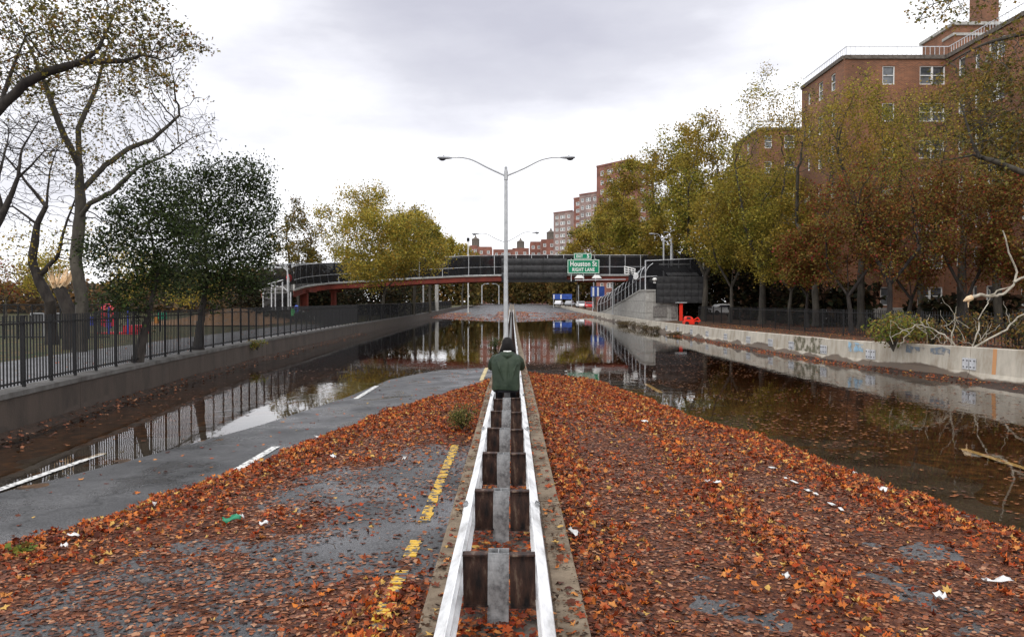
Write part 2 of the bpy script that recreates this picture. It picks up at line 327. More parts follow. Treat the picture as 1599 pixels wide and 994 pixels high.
# wall material: brown concrete with a dark wet foot
def stained(name, base, dirt, top, mud):
    m = bpy.data.materials.new(name); m.use_nodes = True; t = m.node_tree; b = t.nodes['Principled BSDF']; b.inputs['Roughness'].default_value = .85
    tcn = N(t, 'ShaderNodeTexCoord'); sep = N(t, 'ShaderNodeSeparateXYZ'); L(t, tcn.outputs['Object'], sep.inputs[0])
    mm = N(t, 'ShaderNodeMapping'); mm.inputs['Scale'].default_value = (1, 1, .35); L(t, tcn.outputs['Object'], mm.inputs[0])
    n = N(t, 'ShaderNodeTexNoise'); n.inputs['Scale'].default_value = 1.6; n.inputs['Detail'].default_value = 8; n.inputs['Roughness'].default_value = .7; L(t, mm.outputs[0], n.inputs['Vector'])
    r = ramp(t, n.outputs['Fac'], [(.36, base), (.5, tuple(x * .8 for x in base)), (.68, dirt)])
    n2 = N(t, 'ShaderNodeTexNoise'); n2.inputs['Scale'].default_value = .45; n2.inputs['Detail'].default_value = 6; L(t, tcn.outputs['Object'], n2.inputs['Vector'])
    mq = N(t, 'ShaderNodeMath', operation='MULTIPLY_ADD'); L(t, n2.outputs['Fac'], mq.inputs[0]); mq.inputs[1].default_value = .9; mq.inputs[2].default_value = top - .45
    gt = N(t, 'ShaderNodeMath', operation='SUBTRACT'); L(t, mq.outputs[0], gt.inputs[0]); L(t, sep.outputs['Z'], gt.inputs[1])
    rr = ramp(t, gt.outputs[0], [(0.0, 0.0), (.05, .92)]); x = N(t, 'ShaderNodeMixRGB'); L(t, rr.outputs[0], x.inputs[0]); L(t, r.outputs[0], x.inputs[1])
    r3 = ramp(t, n.outputs['Fac'], [(.3, mud), (.7, tuple(v * 1.9 for v in mud))]); L(t, r3.outputs[0], x.inputs[2]); L(t, x.outputs[0], b.inputs['Base Color'])
    n4 = N(t, 'ShaderNodeTexNoise'); n4.inputs['Scale'].default_value = 30; L(t, tcn.outputs['Object'], n4.inputs['Vector'])
    bp = N(t, 'ShaderNodeBump'); bp.inputs['Strength'].default_value = .3; bp.inputs['Distance'].default_value = .02; L(t, n4.outputs['Fac'], bp.inputs['Height']); L(t, bp.outputs[0], b.inputs['Normal'])
    return m
M['lwall'] = stained('retaining_wall_concrete', (.060, .043, .033), (.025, .018, .014), .10, (.034, .025, .02))
M['barrier'] = stained('barrier_concrete', (.50, .455, .38), (.26, .21, .15), .27, (.06, .042, .03))
lw = thing('retaining_wall', (lwx(20), 20, -.5), 'long low brown concrete wall at the left edge of the flooded road, under the black picket fence', 'wall')
yy = list(np.arange(-6, 60, 6.)) + list(np.arange(60, 241, 20.))
for i in range(len(yy) - 1):
    a, b = yy[i], yy[i + 1] - .012
    sec = [(.0, -.5), (.0, lwz(a) - .1), (-.5, lwz(a) - .1), (-.5, -.5)]
    part('wall_section', MB().extr(sec, [(lwx(a), a, 0), (lwx(b), b, 0)]), M['lwall'], lw)
    sec = [(.035, lwz(a) - .1), (.035, lwz(a)), (-.5, lwz(a)), (-.5, lwz(a) - .1)]
    part('coping', MB().extr(sec, [(lwx(a), a, 0), (lwx(b), b, 0)]), mat('coping_concrete', (.13, .125, .12), .85, (.06, .055, .05), 2, 0, .2) if i == 0 else bpy.data.materials['coping_concrete'], lw)
q = G(168, 600, .5); yq = 19.0
mk = MB(); xq = lwx(19.5) + .006
mk.add([(lwx(19.45) + .006, 19.45, .68), (lwx(19.56) + .006, 19.56, .68), (lwx(19.60) + .006, 19.60, .26), (lwx(19.5) + .006, 19.5, .26)], [(0, 1, 2, 3)])
part('orange_paint_mark', mk, mat('orange_paint', (.75, .13, .02), .6), lw)
# concrete barrier on the right
cb = thing('concrete_barrier', (rwx(30), 30, -.4), 'long pale concrete road barrier with mud line, curving along the right edge of the flood', 'barrier')
jy = [-6, 0, 4.5, 9, 13, 17, 21.0, 25.3, 30.4, 33.8, 37.2, 39.8, 43.0, 47, 51, 55, 59, 63, 67, 71, 75, 79, 83, 88, 93, 98, 104, 110, 116, 122, 130, 140, 155, 170, 190, 210, 240, 280, 340, 420]
for i in range(len(jy) - 1):
    a, b = jy[i] + .012, jy[i + 1] - .012; rings = []
    for y in (a, b):
        h = rwz(y) - (.02 if (i % 5 == 3) else 0); x = rwx(y); d = Vector((rwx(y + .5) - rwx(y - .5), 1, 0)).normalized(); r = Vector((d.y, -d.x, 0))
        rings.append([Vector((x, y, 0)) + r * u + Vector((0, 0, z)) for u, z in ((-.16, -.45), (-.16, .0), (-.04, .28), (0, h - .02), (.02, h), (.16, h), (.18, h - .02), (.3, 0), (.3, -.45))])
    part('barrier_block', MB().loft(rings), M['barrier'], cb)
    if 6 <= i <= 16:
        y = jy[i + 1]; x = rwx(y); z = rwz(y) * .5; s = .19 if i < 9 else .15
        d = Vector((rwx(y + .5) - rwx(y - .5), 1, 0)).normalized(); ang = math.atan2(d.y, d.x)
        for sg in (-1, 1):
            c = Vector((x, y, z)) + d * (sg * .155) + Vector((-d.y, d.x, 0)) * .05
            p_ = part('connector_plate', MB().cbox(c, (.27, .03, .36), ang), M['steel'], cb)
            bm_ = MB()
            for e in (-.08, .08):
                for g in (-.1, .1):
                    cc = c + d * e + Vector((-d.y, d.x, 0)) * .022 + Vector((0, 0, g)); bm_.cbox(cc, (.035, .02, .035), ang)
            k = link('bolt_heads', bm_.mesh('bolt_heads'), M['black'], p_); k['kind'] = 'stuff'
# graffiti smudges and rust streak on the barrier
def smear(name, ya, yb, za, zb, m, jit=.05):
    n = 7; vs = []
    for i in range(n):
        y = ya + (yb - ya) * i / (n - 1)
        for z in (za + random.uniform(-jit, jit), zb + random.uniform(-jit, jit)):
            x = rwx(y) + (-.007 - .04 * max(0, (rwz(y) - z - .02) / max(rwz(y) - .30, .1))) - .003; vs.append((x, y, z))
    part(name, MB().add(vs, [(2 * i, 2 * i + 1, 2 * i + 3, 2 * i + 2) for i in range(n - 1)]), m, cb)
def smear_mat(name, c, th):
    m = bpy.data.materials.new(name); m.use_nodes = True; t = m.node_tree; b = t.nodes['Principled BSDF']; out = t.nodes['Material Output']; b.inputs['Base Color'].default_value = (*c, 1); b.inputs['Roughness'].default_value = .8
    tcn = N(t, 'ShaderNodeTexCoord'); n = N(t, 'ShaderNodeTexNoise'); n.inputs['Scale'].default_value = 3.5; n.inputs['Detail'].default_value = 6; L(t, tcn.outputs['Object'], n.inputs['Vector'])
    r = ramp(t, n.outputs['Fac'], [(th, 0.0), (th + .16, .75)]); tr = N(t, 'ShaderNodeBsdfTransparent'); ms = N(t, 'ShaderNodeMixShader')
    L(t, r.outputs[0], ms.inputs[0]); L(t, tr.outputs[0], ms.inputs[1]); L(t, b.outputs[0], ms.inputs[2]); L(t, ms.outputs[0], out.inputs[0]); return m
smear('blue_paint_smudge', 30.9, 31.9, .55, .88, smear_mat('blue_smudge', (.25, .45, .62), .38))
smear('grey_paint_smudge', 26.2, 28.4, .72, .95, smear_mat('grey_smudge', (.16, .20, .25), .42))
smear('rust_streak', 24.2, 24.36, .28, 1.06, smear_mat('rust_streak', (.62, .30, .12), .2), .0)
smear('damp_streaks', 34.0, 37.0, .25, .9, smear_mat('damp_streaks', (.13, .12, .07), .42))
# ------------------------------------------------------------------ leaf litter
def e_left(y): return ip(y, [-6, 2, 7.9, 11, 13.1, 14.3, 17.7, 21.2, 24, 26], [-9, -7.3, -5.0, -3.98, -3.72, -3.4, -2.8, -1.67, -.75, -.5])
def fields(x, y):
    """fresh and trodden litter cover in 0..1 at places of the road"""
    nl = noise(x, y, 1.1); n2 = noise(x, y, .35, 3); n3 = noise(x, y, 2.3, 9)
    wig = (noise(x * 0, y, .6, 5) - .5) * .35 + (noise(x * 0, y, .18, 7) - .5) * .12
    eL = x - e_left(y) + wig; inL = (eL > 0) & (x < -.60)
    widthL = np.clip(ip(y, [4, 11, 20, 26], [.75, .6, .7, .5]), .3, 2)
    wl = np.exp(-np.clip((eL - .35), 0, 9) ** 2 / (widthL ** 2)) * np.clip(eL / .10, 0, 1)
    far = np.clip((y - 11) / 5, 0, 1)
    fl = np.maximum(wl, .25 * np.clip((nl - .45) * 4, 0, 1) + far * .55)
    kb = np.exp(-((x + .95) / .33) ** 2) * np.clip((7.0 - y) / 1.2, 0, 1) * 1.0 + np.exp(-((x + 1.35) / .5) ** 2) * np.clip((5.4 - y) / 1.0, 0, 1) * .8
    fl = np.maximum(fl, np.clip(kb, 0, .9) * (.5 + nl)); 
    tl = np.clip((n3 * .6 + n2 * .4 - .36 + .12 * np.clip(1.6 - eL, 0, 1)) * 5, 0.06, 1) * np.clip(eL / .3, 0, 1)
    bare = np.clip((x + 2.3) / .9, 0, 1) * np.clip((y - 6.2) / 1.5, 0, 1) * np.clip((14.5 - y) / 2.5, 0, 1)
    tl = tl * (1 - .62 * bare); fl = fl * (1 - .8 * bare)
    eR = shore_r(y) - .05 - x + wig; inR = (eR > 0) & (x > .50)
    wr = np.exp(-np.clip(eR - .55, 0, 9) ** 2 / .55 ** 2) * np.clip(eR / .1, 0, 1)
    band = 1.1 * np.exp(-((x - 2.55 - (noise(x * 0, y, 2.5, 2) - .5) * .5) / .38) ** 2) * .85
    kr = np.exp(-((x - .72) / ip(y, [4, 9, 20], [.5, .32, .5])) ** 2)
    far = np.clip((y - 13) / 6, 0, 1)
    fr = np.maximum.reduce([wr, band * (.45 + nl), kr * (.35 + nl), .12 + 1.0 * (nl - .48), far * .75])
    tr = np.clip((n3 * .55 + n2 * .45 - .22) * 5, .25, 1) * np.clip(eR / .2, 0, 1)
    fresh = np.where(inL, fl, 0) + np.where(inR, fr, 0); trod = np.where(inL, tl, 0) + np.where(inR, tr, 0)
    return np.clip(fresh, 0, 1), np.clip(trod, 0, 1)
def pile(x, y):
    f, t = fields(x, y); n = noise(x, y, .25, 11)
    return np.where(x > 0, -.013, -.02) + f * (.035 + .055 * n) + t * (.010 + .014 * n) + .013 * (noise(x, y, .09, 13) - .5) * 2
M['mush'] = mat('leaf_mush', (.022, .011, .009), .9, (.105, .040, .024), 22, 0, 1.0, c3=(.26, .10, .04), bscale=70, lo=.34, hi=.7, detail=9, spec=.12)
lm = struct('leaf_mat', smooth(grid('leaf_mat', np.arange(-8.2, 7.2, .075), np.arange(1.6, 29.5, .09), lambda X, Y: roadz(X, Y) + pile(X, Y))), M['mush'])
lm['kind'] = 'stuff'; lm['label'] = 'matted wet brown leaf litter lying on the asphalt both sides of the median'
# leaf outlines, lobed like plane and maple leaves
def leaf_shapes():
    out = []
    for lob, dep in ((5, .46), (5, .36), (5, .56), (7, .62)):
        n = lob * 2; a = np.arange(n) * 2 * PI / n + PI / 2; r = np.where(np.arange(n) % 2 == 0, 1.0, dep)
        r = r * (1 - .18 * (np.sin(a) < -.6)); v = np.stack([r * np.cos(a), r * np.sin(a), np.zeros(n)], -1)
        out.append(np.vstack([[0, 0, 0], v]))
    return out
LS = leaf_shapes()
def rotm(az, tilt, tdir):
    ca, sa = np.cos(az), np.sin(az); k = np.stack([np.cos(tdir), np.sin(tdir), np.zeros_like(tdir)], -1)
    c, s = np.cos(tilt), np.sin(tilt); R = np.zeros((len(az), 3, 3)); kx, ky = k[:, 0], k[:, 1]
    A = np.zeros_like(R); A[:, 0, 0] = c + kx * kx * (1 - c); A[:, 0, 1] = kx * ky * (1 - c); A[:, 0, 2] = ky * s
    A[:, 1, 0] = kx * ky * (1 - c); A[:, 1, 1] = c + ky * ky * (1 - c); A[:, 1, 2] = -kx * s; A[:, 2, 0] = -ky * s; A[:, 2, 1] = kx * s; A[:, 2, 2] = c
    Z = np.zeros_like(R); Z[:, 0, 0] = ca; Z[:, 0, 1] = -sa; Z[:, 1, 0] = sa; Z[:, 1, 1] = ca; Z[:, 2, 2] = 1
    return A @ Z
LSS = [np.array([[0, 0, 0], [0, 1, 0], [-.62, .25, 0], [-.5, -.7, 0], [.35, -.8, 0], [.7, .15, 0]]), np.array([[0, 0, 0], [.1, 1, 0], [-.45, .55, 0], [-.9, -.1, 0], [-.1, -.65, 0], [.55, -.3, 0]]), np.array([[0, 0, 0], [0, 1.1, 0], [-.38, 0, 0], [0, -.9, 0], [.4, .1, 0]]), np.array([[0, 0, 0], [.2, .8, 0], [-.7, .6, 0], [-.6, -.4, 0], [.5, -.7, 0], [.85, .3, 0]])]
def lay_leaves(name, pos, size, tilt, m, label, curl=.3, small=False):
    V = []; Fc = []; off = 0; idx = RNG.integers(0, len(LS), len(pos))
    for k, sh in enumerate(LS if not small else LSS):
        s = np.where(idx == k)[0]; n = len(s)
        if not n: continue
        R = rotm(RNG.uniform(0, 2 * PI, n), tilt[s], RNG.uniform(0, 2 * PI, n)); b = np.repeat(sh[None], n, 0).copy()
        r2 = (b[:, :, 0] ** 2 + b[:, :, 1] ** 2); b[:, :, 2] = r2 * RNG.uniform(-curl, curl, (n, 1)) + RNG.normal(0, .10 * curl / .3, b.shape[:2]) * (r2 > 0) + RNG.uniform(-curl, curl, (n, 1)) * b[:, :, 0] ** 2
        b[:, :, 0] *= RNG.uniform(.75, 1.05, (n, 1)); v = np.einsum('nij,nkj->nki', R, b) * size[s][:, None, None] + pos[s][:, None, :]
        kv = sh.shape[0]; V.append(v.reshape(-1, 3)); base = off + np.arange(n)[:, None, None] * kv
        ring = np.arange(1, kv); tri = np.stack([np.zeros(kv - 1, int), ring, np.roll(ring, -1)], -1)
        Fc.append((base + tri[None]).reshape(-1, 3)); off += n * kv
    o = link(name, npmesh(name, np.vstack(V), np.vstack(Fc)), m); o['kind'] = 'stuff'; o['label'] = label; return o
def scatter(n, x0, x1, y0, y1, which):
    # more candidates near the viewer would bias the place; keep one even density
    x = RNG.uniform(x0, x1, n); y = RNG.uniform(y0, y1, n); f, t = fields(x, y); p = (f, t)[which]
    k = RNG.random(n) < p; return x[k], y[k], p[k]
x, y, p = scatter(165000, -8, 6.8, 2.2, 30, 0)
z = roadz(x, y) + np.maximum(pile(x, y), 0) + .006 + RNG.random(len(x)) ** 2 * .045 * p
FRESH = leafmat('fresh_litter', [(.50, .105, .02), (.36, .055, .012), (.60, .19, .035), (.22, .032, .010), (.44, .13, .04), (.60, .25, .07), (.13, .026, .014), (.37, .075, .022), (.17, .05, .025), (.26, .05, .018), (.48, .145, .035), (.07, .02, .012), (.30, .10, .04), (.20, .045, .02), (.58, .36, .10), (.42, .10, .028), (.11, .035, .02)], .45, .15)
TROD = leafmat('trodden_litter', [(.13, .055, .034), (.20, .080, .042), (.075, .032, .022), (.27, .115, .060), (.040, .020, .015), (.16, .055, .030), (.36, .19, .11), (.095, .038, .024), (.25, .080, .034), (.055, .030, .024)], .5, 0)
lay_leaves('fresh_leaves', np.stack([x, y, z], -1), RNG.uniform(.019, .052, len(x)), np.abs(RNG.normal(0, .55, len(x))), FRESH, 'bright orange and rust fallen leaves banked over the road and along the waterline', .7)
x, y, p = scatter(230000, -8, 6.8, 2.2, 24, 1)
z = roadz(x, y) + np.maximum(pile(x, y), 0) + .004 + RNG.random(len(x)) * .006
lay_leaves('trodden_leaves', np.stack([x, y, z], -1), RNG.uniform(.012, .036, len(x)) * (1 + .35 * (RNG.random(len(x)) < .1)), np.abs(RNG.normal(0, .17, len(x))), TROD, 'flattened mauve-brown leaves and leaf scraps pressed on the asphalt', .12, True)
# stray leaves on bare asphalt, the path, kerb, between the rails
xs = []; 
def strays(n, fx, fy, fz, s=(.025, .05), t=.3): 
    xs.append((fx(n), fy(n), fz, s, t))
X = RNG.uniform(-9, -.7, 700); Y = RNG.uniform(4, 30, 700); Z = roadz(X, Y) + .008; k = Z > .01
pos = [np.stack([X, Y, Z], -1)[k]]
X = RNG.uniform(-.56, .45, 1500); Y = 3 + RNG.random(1500) ** 1.5 * 26; pos.append(np.stack([X, Y, mz(Y) + .292 + RNG.random(1500) * .01], -1))
X = RNG.uniform(-.38, .24, 5200); Y = 3 + RNG.random(5200) ** 1.3 * 24; kk = noise(X, Y, .8, 4) > .30; pos.append(np.stack([X, Y, mz(Y) + .295 + RNG.random(5200) * .03], -1)[kk])
Y = RNG.uniform(14, 70, 700); X = np.array([lwx(v) for v in Y]) - RNG.uniform(.1, 5, 700); pos.append(np.stack([X, Y, np.full(700, .90)], -1))
Y = RNG.uniform(20, 60, 3500); X = np.array([rwx(v) for v in Y]) + RNG.uniform(.3, 9, 3500); pos.append(np.stack([X, Y, np.array([rwz(v) for v in Y]) - .1 + RNG.random(3500) * .1], -1))
pos = np.vstack(pos)
lay_leaves('stray_leaves', pos, RNG.uniform(.022, .05, len(pos)), np.abs(RNG.normal(0, .25, len(pos))), FRESH, 'single leaves strewn over the bare asphalt, median and banks')
X = np.where(RNG.random(5200) < .5, RNG.uniform(-.60, -.38, 5200), RNG.uniform(.24, .49, 5200)); Y = 3 + RNG.random(5200) ** 1.3 * 26; kk = noise(X, Y, .5, 14) > .40
kp = np.stack([X, Y, mz(Y) + .293 + RNG.random(5200) * .008], -1)[kk]
lay_leaves('kerb_debris', kp, RNG.uniform(.006, .024, len(kp)), np.abs(RNG.normal(0, .25, len(kp))), leafmat('dark_scraps', [(.05, .028, .016), (.09, .045, .025), (.03, .018, .012), (.14, .065, .03)], .8, 0), 'dark leaf crumbs scattered along the kerb stones of the median', .3, True)
# leaves afloat: more on the right, in drifts
def afloat(n, side):
    y = 7 + RNG.random(n) ** 1.2 * 45
    if side > 0: x = shore_r(np.minimum(y, 30.9)) + .0 + RNG.random(n) * (13.5 - shore_r(np.minimum(y, 30.9))); k = (roadz(x, y) < -.01) & (RNG.random(n) < np.clip((noise(x, y, 1.6, 6) - .30) * 2.2, 0, 1))
    else: x = -shore_l(np.minimum(y, 30.9)) - RNG.random(n) ** .6 * 6; k = (roadz(x, y) < -.01) & (x > -11) & (RNG.random(n) < np.clip((noise(x, y, 1.6, 8) - .42) * 2.5, 0, 1))
    k &= np.abs(x) > .8
    return np.stack([x, y, np.full(n, .004)], -1)[k]
pr = afloat(17000, 1); pl = afloat(3800, -1); pos = np.vstack([pr, pl])
lay_leaves('floating_leaves', pos, RNG.uniform(.028, .055, len(pos)), np.abs(RNG.normal(0, .04, len(pos))), leafmat('soaked_leaves', [(.14, .045, .018), (.09, .03, .015), (.22, .075, .025), (.06, .022, .012), (.30, .12, .04), (.11, .05, .02)], .35, 0), 'dull soaked leaves afloat on the flood water', .06)
# drift of debris at the foot of the barrier and of the left wall
for nm, fx, sg, y0, y1, lab in (('debris_drift', rwx, -1, 15, 60, 'dark band of leaf debris along the foot of the concrete barrier'), ('debris_drift', lwx, 1, 10, 62, 'dark band of muddy debris along the foot of the left wall')):
    ysd = np.arange(y0, y1, .25); rows = []; 
    for v in ysd:
        wd = (.55 + .9 * float(noise(0, v, 3.0, 21))) * (1.5 if (sg < 0 and v < 24) else .8 if sg < 0 else .45); hh = (.05 + .14 * float(noise(0, v, 1.5, 22))) * (1.3 if sg < 0 and v < 24 else 1)
        rows.append([(fx(v) + sg * (-.1 + wd * u), v, hh * (1 - u) ** 1.2 * (1 if u < .9 else 0) - .03 * u + .03 * (float(noise(u * 3, v, .3, 31)) - .5)) for u in (0, .25, .5, .75, 1)])
    V = np.array(rows).reshape(-1, 3); i = (np.arange(4)[None, :] + np.arange(len(ysd) - 1)[:, None] * 5).ravel()
    o = link(nm, smooth(npmesh(nm, V, np.stack([i, i + 1, i + 6, i + 5], -1))), mat('debris' + str(sg), (.018, .014, .011), .9, (.055, .032, .022), 8, 0, .8)); o['kind'] = 'stuff'; o['label'] = lab
    n = 2600 if sg < 0 else 700; Y = y0 + RNG.random(n) ** 1.7 * (y1 - y0); X = np.array([fx(v) for v in Y]) + sg * (RNG.random(n) ** 1.5 * .8 + .05)
    lay_leaves('drift_leaves', np.stack([X, Y, .03 + .09 * RNG.random(n) * (1 - np.abs(X - np.array([fx(v) for v in Y])))], -1), RNG.uniform(.03, .06, n), np.abs(RNG.normal(0, .4, n)), FRESH if sg < 0 else TROD, 'fallen leaves caught in the debris ' + ('by the right barrier' if sg < 0 else 'by the left wall'))
# far shore leaf strips
Y = RNG.uniform(94, 150, 9000); X = RNG.uniform(-12.5, 13, 9000); zz = roadz(X, Y); k = (np.abs(zz - .05) < .07) | ((np.abs(X) < 2.6) & (RNG.random(9000) < .8)) | ((np.abs(X) > 7.5) & (RNG.random(9000) < .7)) | (noise(X, Y, 4, 3) > .6); k &= (zz > 0) & (np.abs(X) > .7)
lay_leaves('far_shore_leaves', np.stack([X, Y, zz + .03], -1)[k], RNG.uniform(.07, .16, k.sum()), np.abs(RNG.normal(0, .3, k.sum())), FRESH, 'orange leaves lining the far shore of the flood below the footbridge')
bed = smooth(grid('silt_bed', np.linspace(-13.8, 16.5, 200), np.arange(6, 92, .3), lambda X, Y: roadz(X, Y) + np.clip((-.02 - roadz(X, Y)) * .4 + .05 * (noise(X, Y, .9, 40) - .55), -.03, .02)))
o = link('silt_bed', bed, mat('silt_and_sunken_leaves', (.022, .015, .010), .9, (.075, .042, .022), 4, 0, .3, c3=(.17, .09, .04), detail=10, lo=.38, hi=.68)); o['kind'] = 'stuff'; o['label'] = 'brown silt and sunken leaves on the drowned carriageway'
# ------------------------------------------------------------------ median kerb, lines
km = MB(); yk = list(np.arange(-4, 130, 3.05)) + list(np.arange(130, 300, 12.))
for x0, x1 in ((-.60, -.40), (.27, .49)):
    for i in range(len(yk) - 1):
        a, b = yk[i] + .008, yk[i + 1] - .008; jx = random.uniform(-.012, .012); jz = random.uniform(-.008, .008); r = .025
        prof = [(x0, -.5), (x0, .285 - r), (x0 + r, .285), (x1 - .01, .285), (x1, .275), (x1, -.5)]
        rings = [[(u + jx, y, (w if w < 0 else w + float(mz(y)) + jz)) for u, w in prof] for y in (a, b)]
        o = link('kerb_stone', MB().loft(rings).mesh('kerb_stone'), M['kerb'], None); o['kind'] = 'structure'
        if i == 0: o['label'] = 'worn concrete kerb stone along the median'
mm_ = MB(); yv = list(np.arange(-4, 130, 2.)) + list(np.arange(130, 300, 10.))
rings = [[(-.41, y, float(mz(y)) + .268), (-.15, y, float(mz(y)) + .262), (.0, y, float(mz(y)) + .262), (.28, y, float(mz(y)) + .268), (.28, y, -.6), (-.41, y, -.6)] for y in yv]
struct('median_strip', mm_.loft(rings), M['median'])
def line(name, xc, w, ys_, m, dx=0.0, dz=.006):
    vs = []
    for i, y in enumerate(ys_):
        xx = xc + dx * (y - ys_[0])
        for q_ in (-w / 2, w / 2): vs.append((xx + q_, y, float(roadz(xx + q_, y)) + dz))
    return struct(name, MB().add(vs, [(2 * i, 2 * i + 1, 2 * i + 3, 2 * i + 2) for i in range(len(ys_) - 1)]), m)
yl = -.93
for a, b in ((4.2, 5.6), (5.65, 6.9), (7.3, 7.8), (8.5, 10.6), (10.7, 13.2), (24.5, 30)):
    v = a; mbl = MB()
    while v < b:                                          # ribbed thermoplastic: bars with narrow gaps
        l = .055; z0 = float(roadz(yl, v)) + .006 + max(0., float(pile(yl, v))) * (1 if v < 7.2 else .6)
        if random.random() < .12: v += .075; continue
        mbl.box((yl - .06 - random.uniform(0, .012), v, z0 - .01), (yl + .06 + random.uniform(-.02, .008), min(v + l, b), z0 + .006)); v += .075
    struct('yellow_edge_line', mbl, M['yellow'] if a < 20 else M['ypale'])['kind'] = 'structure'
for a, b in ((10.9, 13.5), (20.4, 23.6)): 
    line('white_lane_line', -3.98, .14, list(np.linspace(a, b, 8)), M['wpaint'], 0.0, .010)
line('white_lane_line', -6.78, .14, list(np.linspace(9.2, 13.2, 8)), M['wpaint'], .01, .02)
for a, b in ((9.2, 11.9),): 
    for u in (0, 1, 3, 4, 6, 7, 10): line('white_lane_line', 3.78 + random.uniform(-.04, .04), random.uniform(.04, .09), [a + u * .24 + random.uniform(0, .1), a + u * .24 + random.uniform(.13, .24)], M['wpaint'], random.uniform(-.2, .2), .048)
line('yellow_lane_line', 7.73, .15, list(np.linspace(11.4, 13.7, 6)), M['ypale'], -.01, .058)
line('pale_lane_line', 4.08, .15, list(np.linspace(22.0, 24.5, 6)), M['ypale'], 0, .02)
for a, b in ((96, 100), (107, 112)):
    for xx in (-3.7, 3.7): line('white_lane_line', xx, .16, list(np.linspace(a, b, 4)), M['wpaint'], 0, .02)
# ------------------------------------------------------------------ trees by space colonisation
def grow(guides, attr, step, infl, kill, iters=130, seed=0, maxn=9000, grav=0.0):
    rng = np.random.default_rng(seed); pos = []; par = []
    for g in guides:                                     # (points, parent index or None) polylines, first is the trunk
        pts, host = g; last = -1
        if host is not None:
            A = np.array(pos); last = int(np.argmin(((A - np.array(pts[0])) ** 2).sum(1)))
        for a, b in zip(pts[:-1], pts[1:]):
            a = np.array(a, float); b = np.array(b, float); n = max(1, int(np.linalg.norm(b - a) / step))
            for i in range(n):
                if host is not None and last >= 0 and len(pos) and i == 0 and a is pts[0]: continue
                q = a + (b - a) * i / n; 
                if last == -1 or i > 0 or True: pos.append(q + (rng.normal(0, .03 * step, 3) if last >= 0 else 0)); par.append(last); last = len(pos) - 1
        pos.append(np.array(pts[-1], float)); par.append(last); last = len(pos) - 1
    A = np.array(attr, float); act = np.ones(len(A), bool); best = np.full(len(A), 1e9); bi = np.zeros(len(A), int); start = 0; nch = [0] * len(pos)
    for it in range(iters):
        new = np.array(pos[start:]); 
        if len(new):
            ia = np.where(act)[0]
            if not len(ia): break
            D = ((A[ia][:, None] - new[None]) ** 2).sum(2); m = D.min(1); k = D.argmin(1); c = m < best[ia]; best[ia[c]] = m[c]; bi[ia[c]] = k[c] + start
            act[best < kill * kill] = False
        start = len(pos); s = np.where(act & (best < infl * infl))[0]
        if not len(s): break
        nodes = np.unique(bi[s]); PA = np.array(pos); v = A[s] - PA[bi[s]]; v /= np.linalg.norm(v, axis=1)[:, None] + 1e-9
        acc = np.zeros((len(pos), 3)); np.add.at(acc, bi[s], v); grew = False
        for n in nodes:
            if nch[n] >= 3: continue
            d = acc[n]; l = np.linalg.norm(d)
            if l < 1e-4: continue
            d = d / l + rng.normal(0, .18, 3); d[2] += grav; d /= np.linalg.norm(d)
            pos.append(pos[n] + d * step); par.append(int(n)); nch[n] += 1; nch.append(0); grew = True
        if not grew or len(pos) > maxn: break
    return np.array(pos), np.array(par)
def wood(pos, par, root_r, tip_r, guided=None):
    n = len(pos); w = np.zeros(n); hasch = np.zeros(n, bool); main = np.full(n, -1)
    hasch[par[par >= 0]] = True; w[~hasch] = 1
    for i in range(n - 1, 0, -1):
        if par[i] >= 0: w[par[i]] += w[i]
    bestw = np.zeros(n)
    for i in range(1, n):
        p = par[i]
        if p >= 0 and w[i] > bestw[p]: bestw[p] = w[i]; main[p] = i
    Wt = w.max(); pw = math.log(root_r / tip_r) / math.log(max(Wt, 2)); r = tip_r * w ** pw; cap = np.full(n, 0.0)
    for i in range(n - 1, -1, -1):                     # limbs taper evenly towards their ends
        if cap[i] > 0: r[i] = min(r[i], cap[i])
        if par[i] >= 0: cap[par[i]] = max(cap[par[i]], r[i] * 1.09 + .0006)
    return r, w, main
def wood_mesh(name, pos, par, r, main, minr=0):
    d = np.zeros_like(pos); n = len(pos)
    e = np.where(par >= 0)[0]; d[e] = pos[e] - pos[par[e]]; m = np.where(main >= 0)[0]; dd = d.copy(); dd[m] += pos[main[m]] - pos[m]
    dd /= np.linalg.norm(dd, axis=1)[:, None] + 1e-9; d /= np.linalg.norm(d, axis=1)[:, None] + 1e-9
    V = []; Fq = []; off = 0; R = r
    for lo, hi, k in ((.0, .022, 3), (.022, .07, 5), (.07, 9, 9)):
        s = e[(R[e] >= lo) & (R[e] < hi) & (R[e] > minr)]
        if not len(s): continue
        pa = par[s]; ismain = main[pa] == s
        d0 = np.where(ismain[:, None], dd[pa], d[s]); r0 = np.where(ismain, R[pa], np.minimum(R[s] * 1.3, R[pa])); d1 = dd[s]; r1 = R[s]
        def ringv(c, dr, rr):
            ref = np.array([.31, .87, .38]); u = np.cross(dr, ref); u /= np.linalg.norm(u, axis=1)[:, None] + 1e-9; v = np.cross(dr, u)
            a = np.arange(k) * 2 * PI / k; return c[:, None] + rr[:, None, None] * (u[:, None] * np.cos(a)[None, :, None] + v[:, None] * np.sin(a)[None, :, None])
        a = ringv(pos[pa], d0, r0); b = ringv(pos[s], d1, r1); v = np.concatenate([a, b], 1).reshape(-1, 3); V.append(v)
        j = np.arange(k); f = np.stack([j, (j + 1) % k, k + (j + 1) % k, k + j], -1); Fq.append((off + np.arange(len(s))[:, None, None] * 2 * k + f[None]).reshape(-1, 4)); off += len(s) * 2 * k
    me = npmesh(name, np.vstack(V), np.vstack(Fq)); return smooth(me)
KITE = np.array([[0, -.5, 0], [.36, .0, .06], [0, .55, 0], [-.36, .0, .06]])
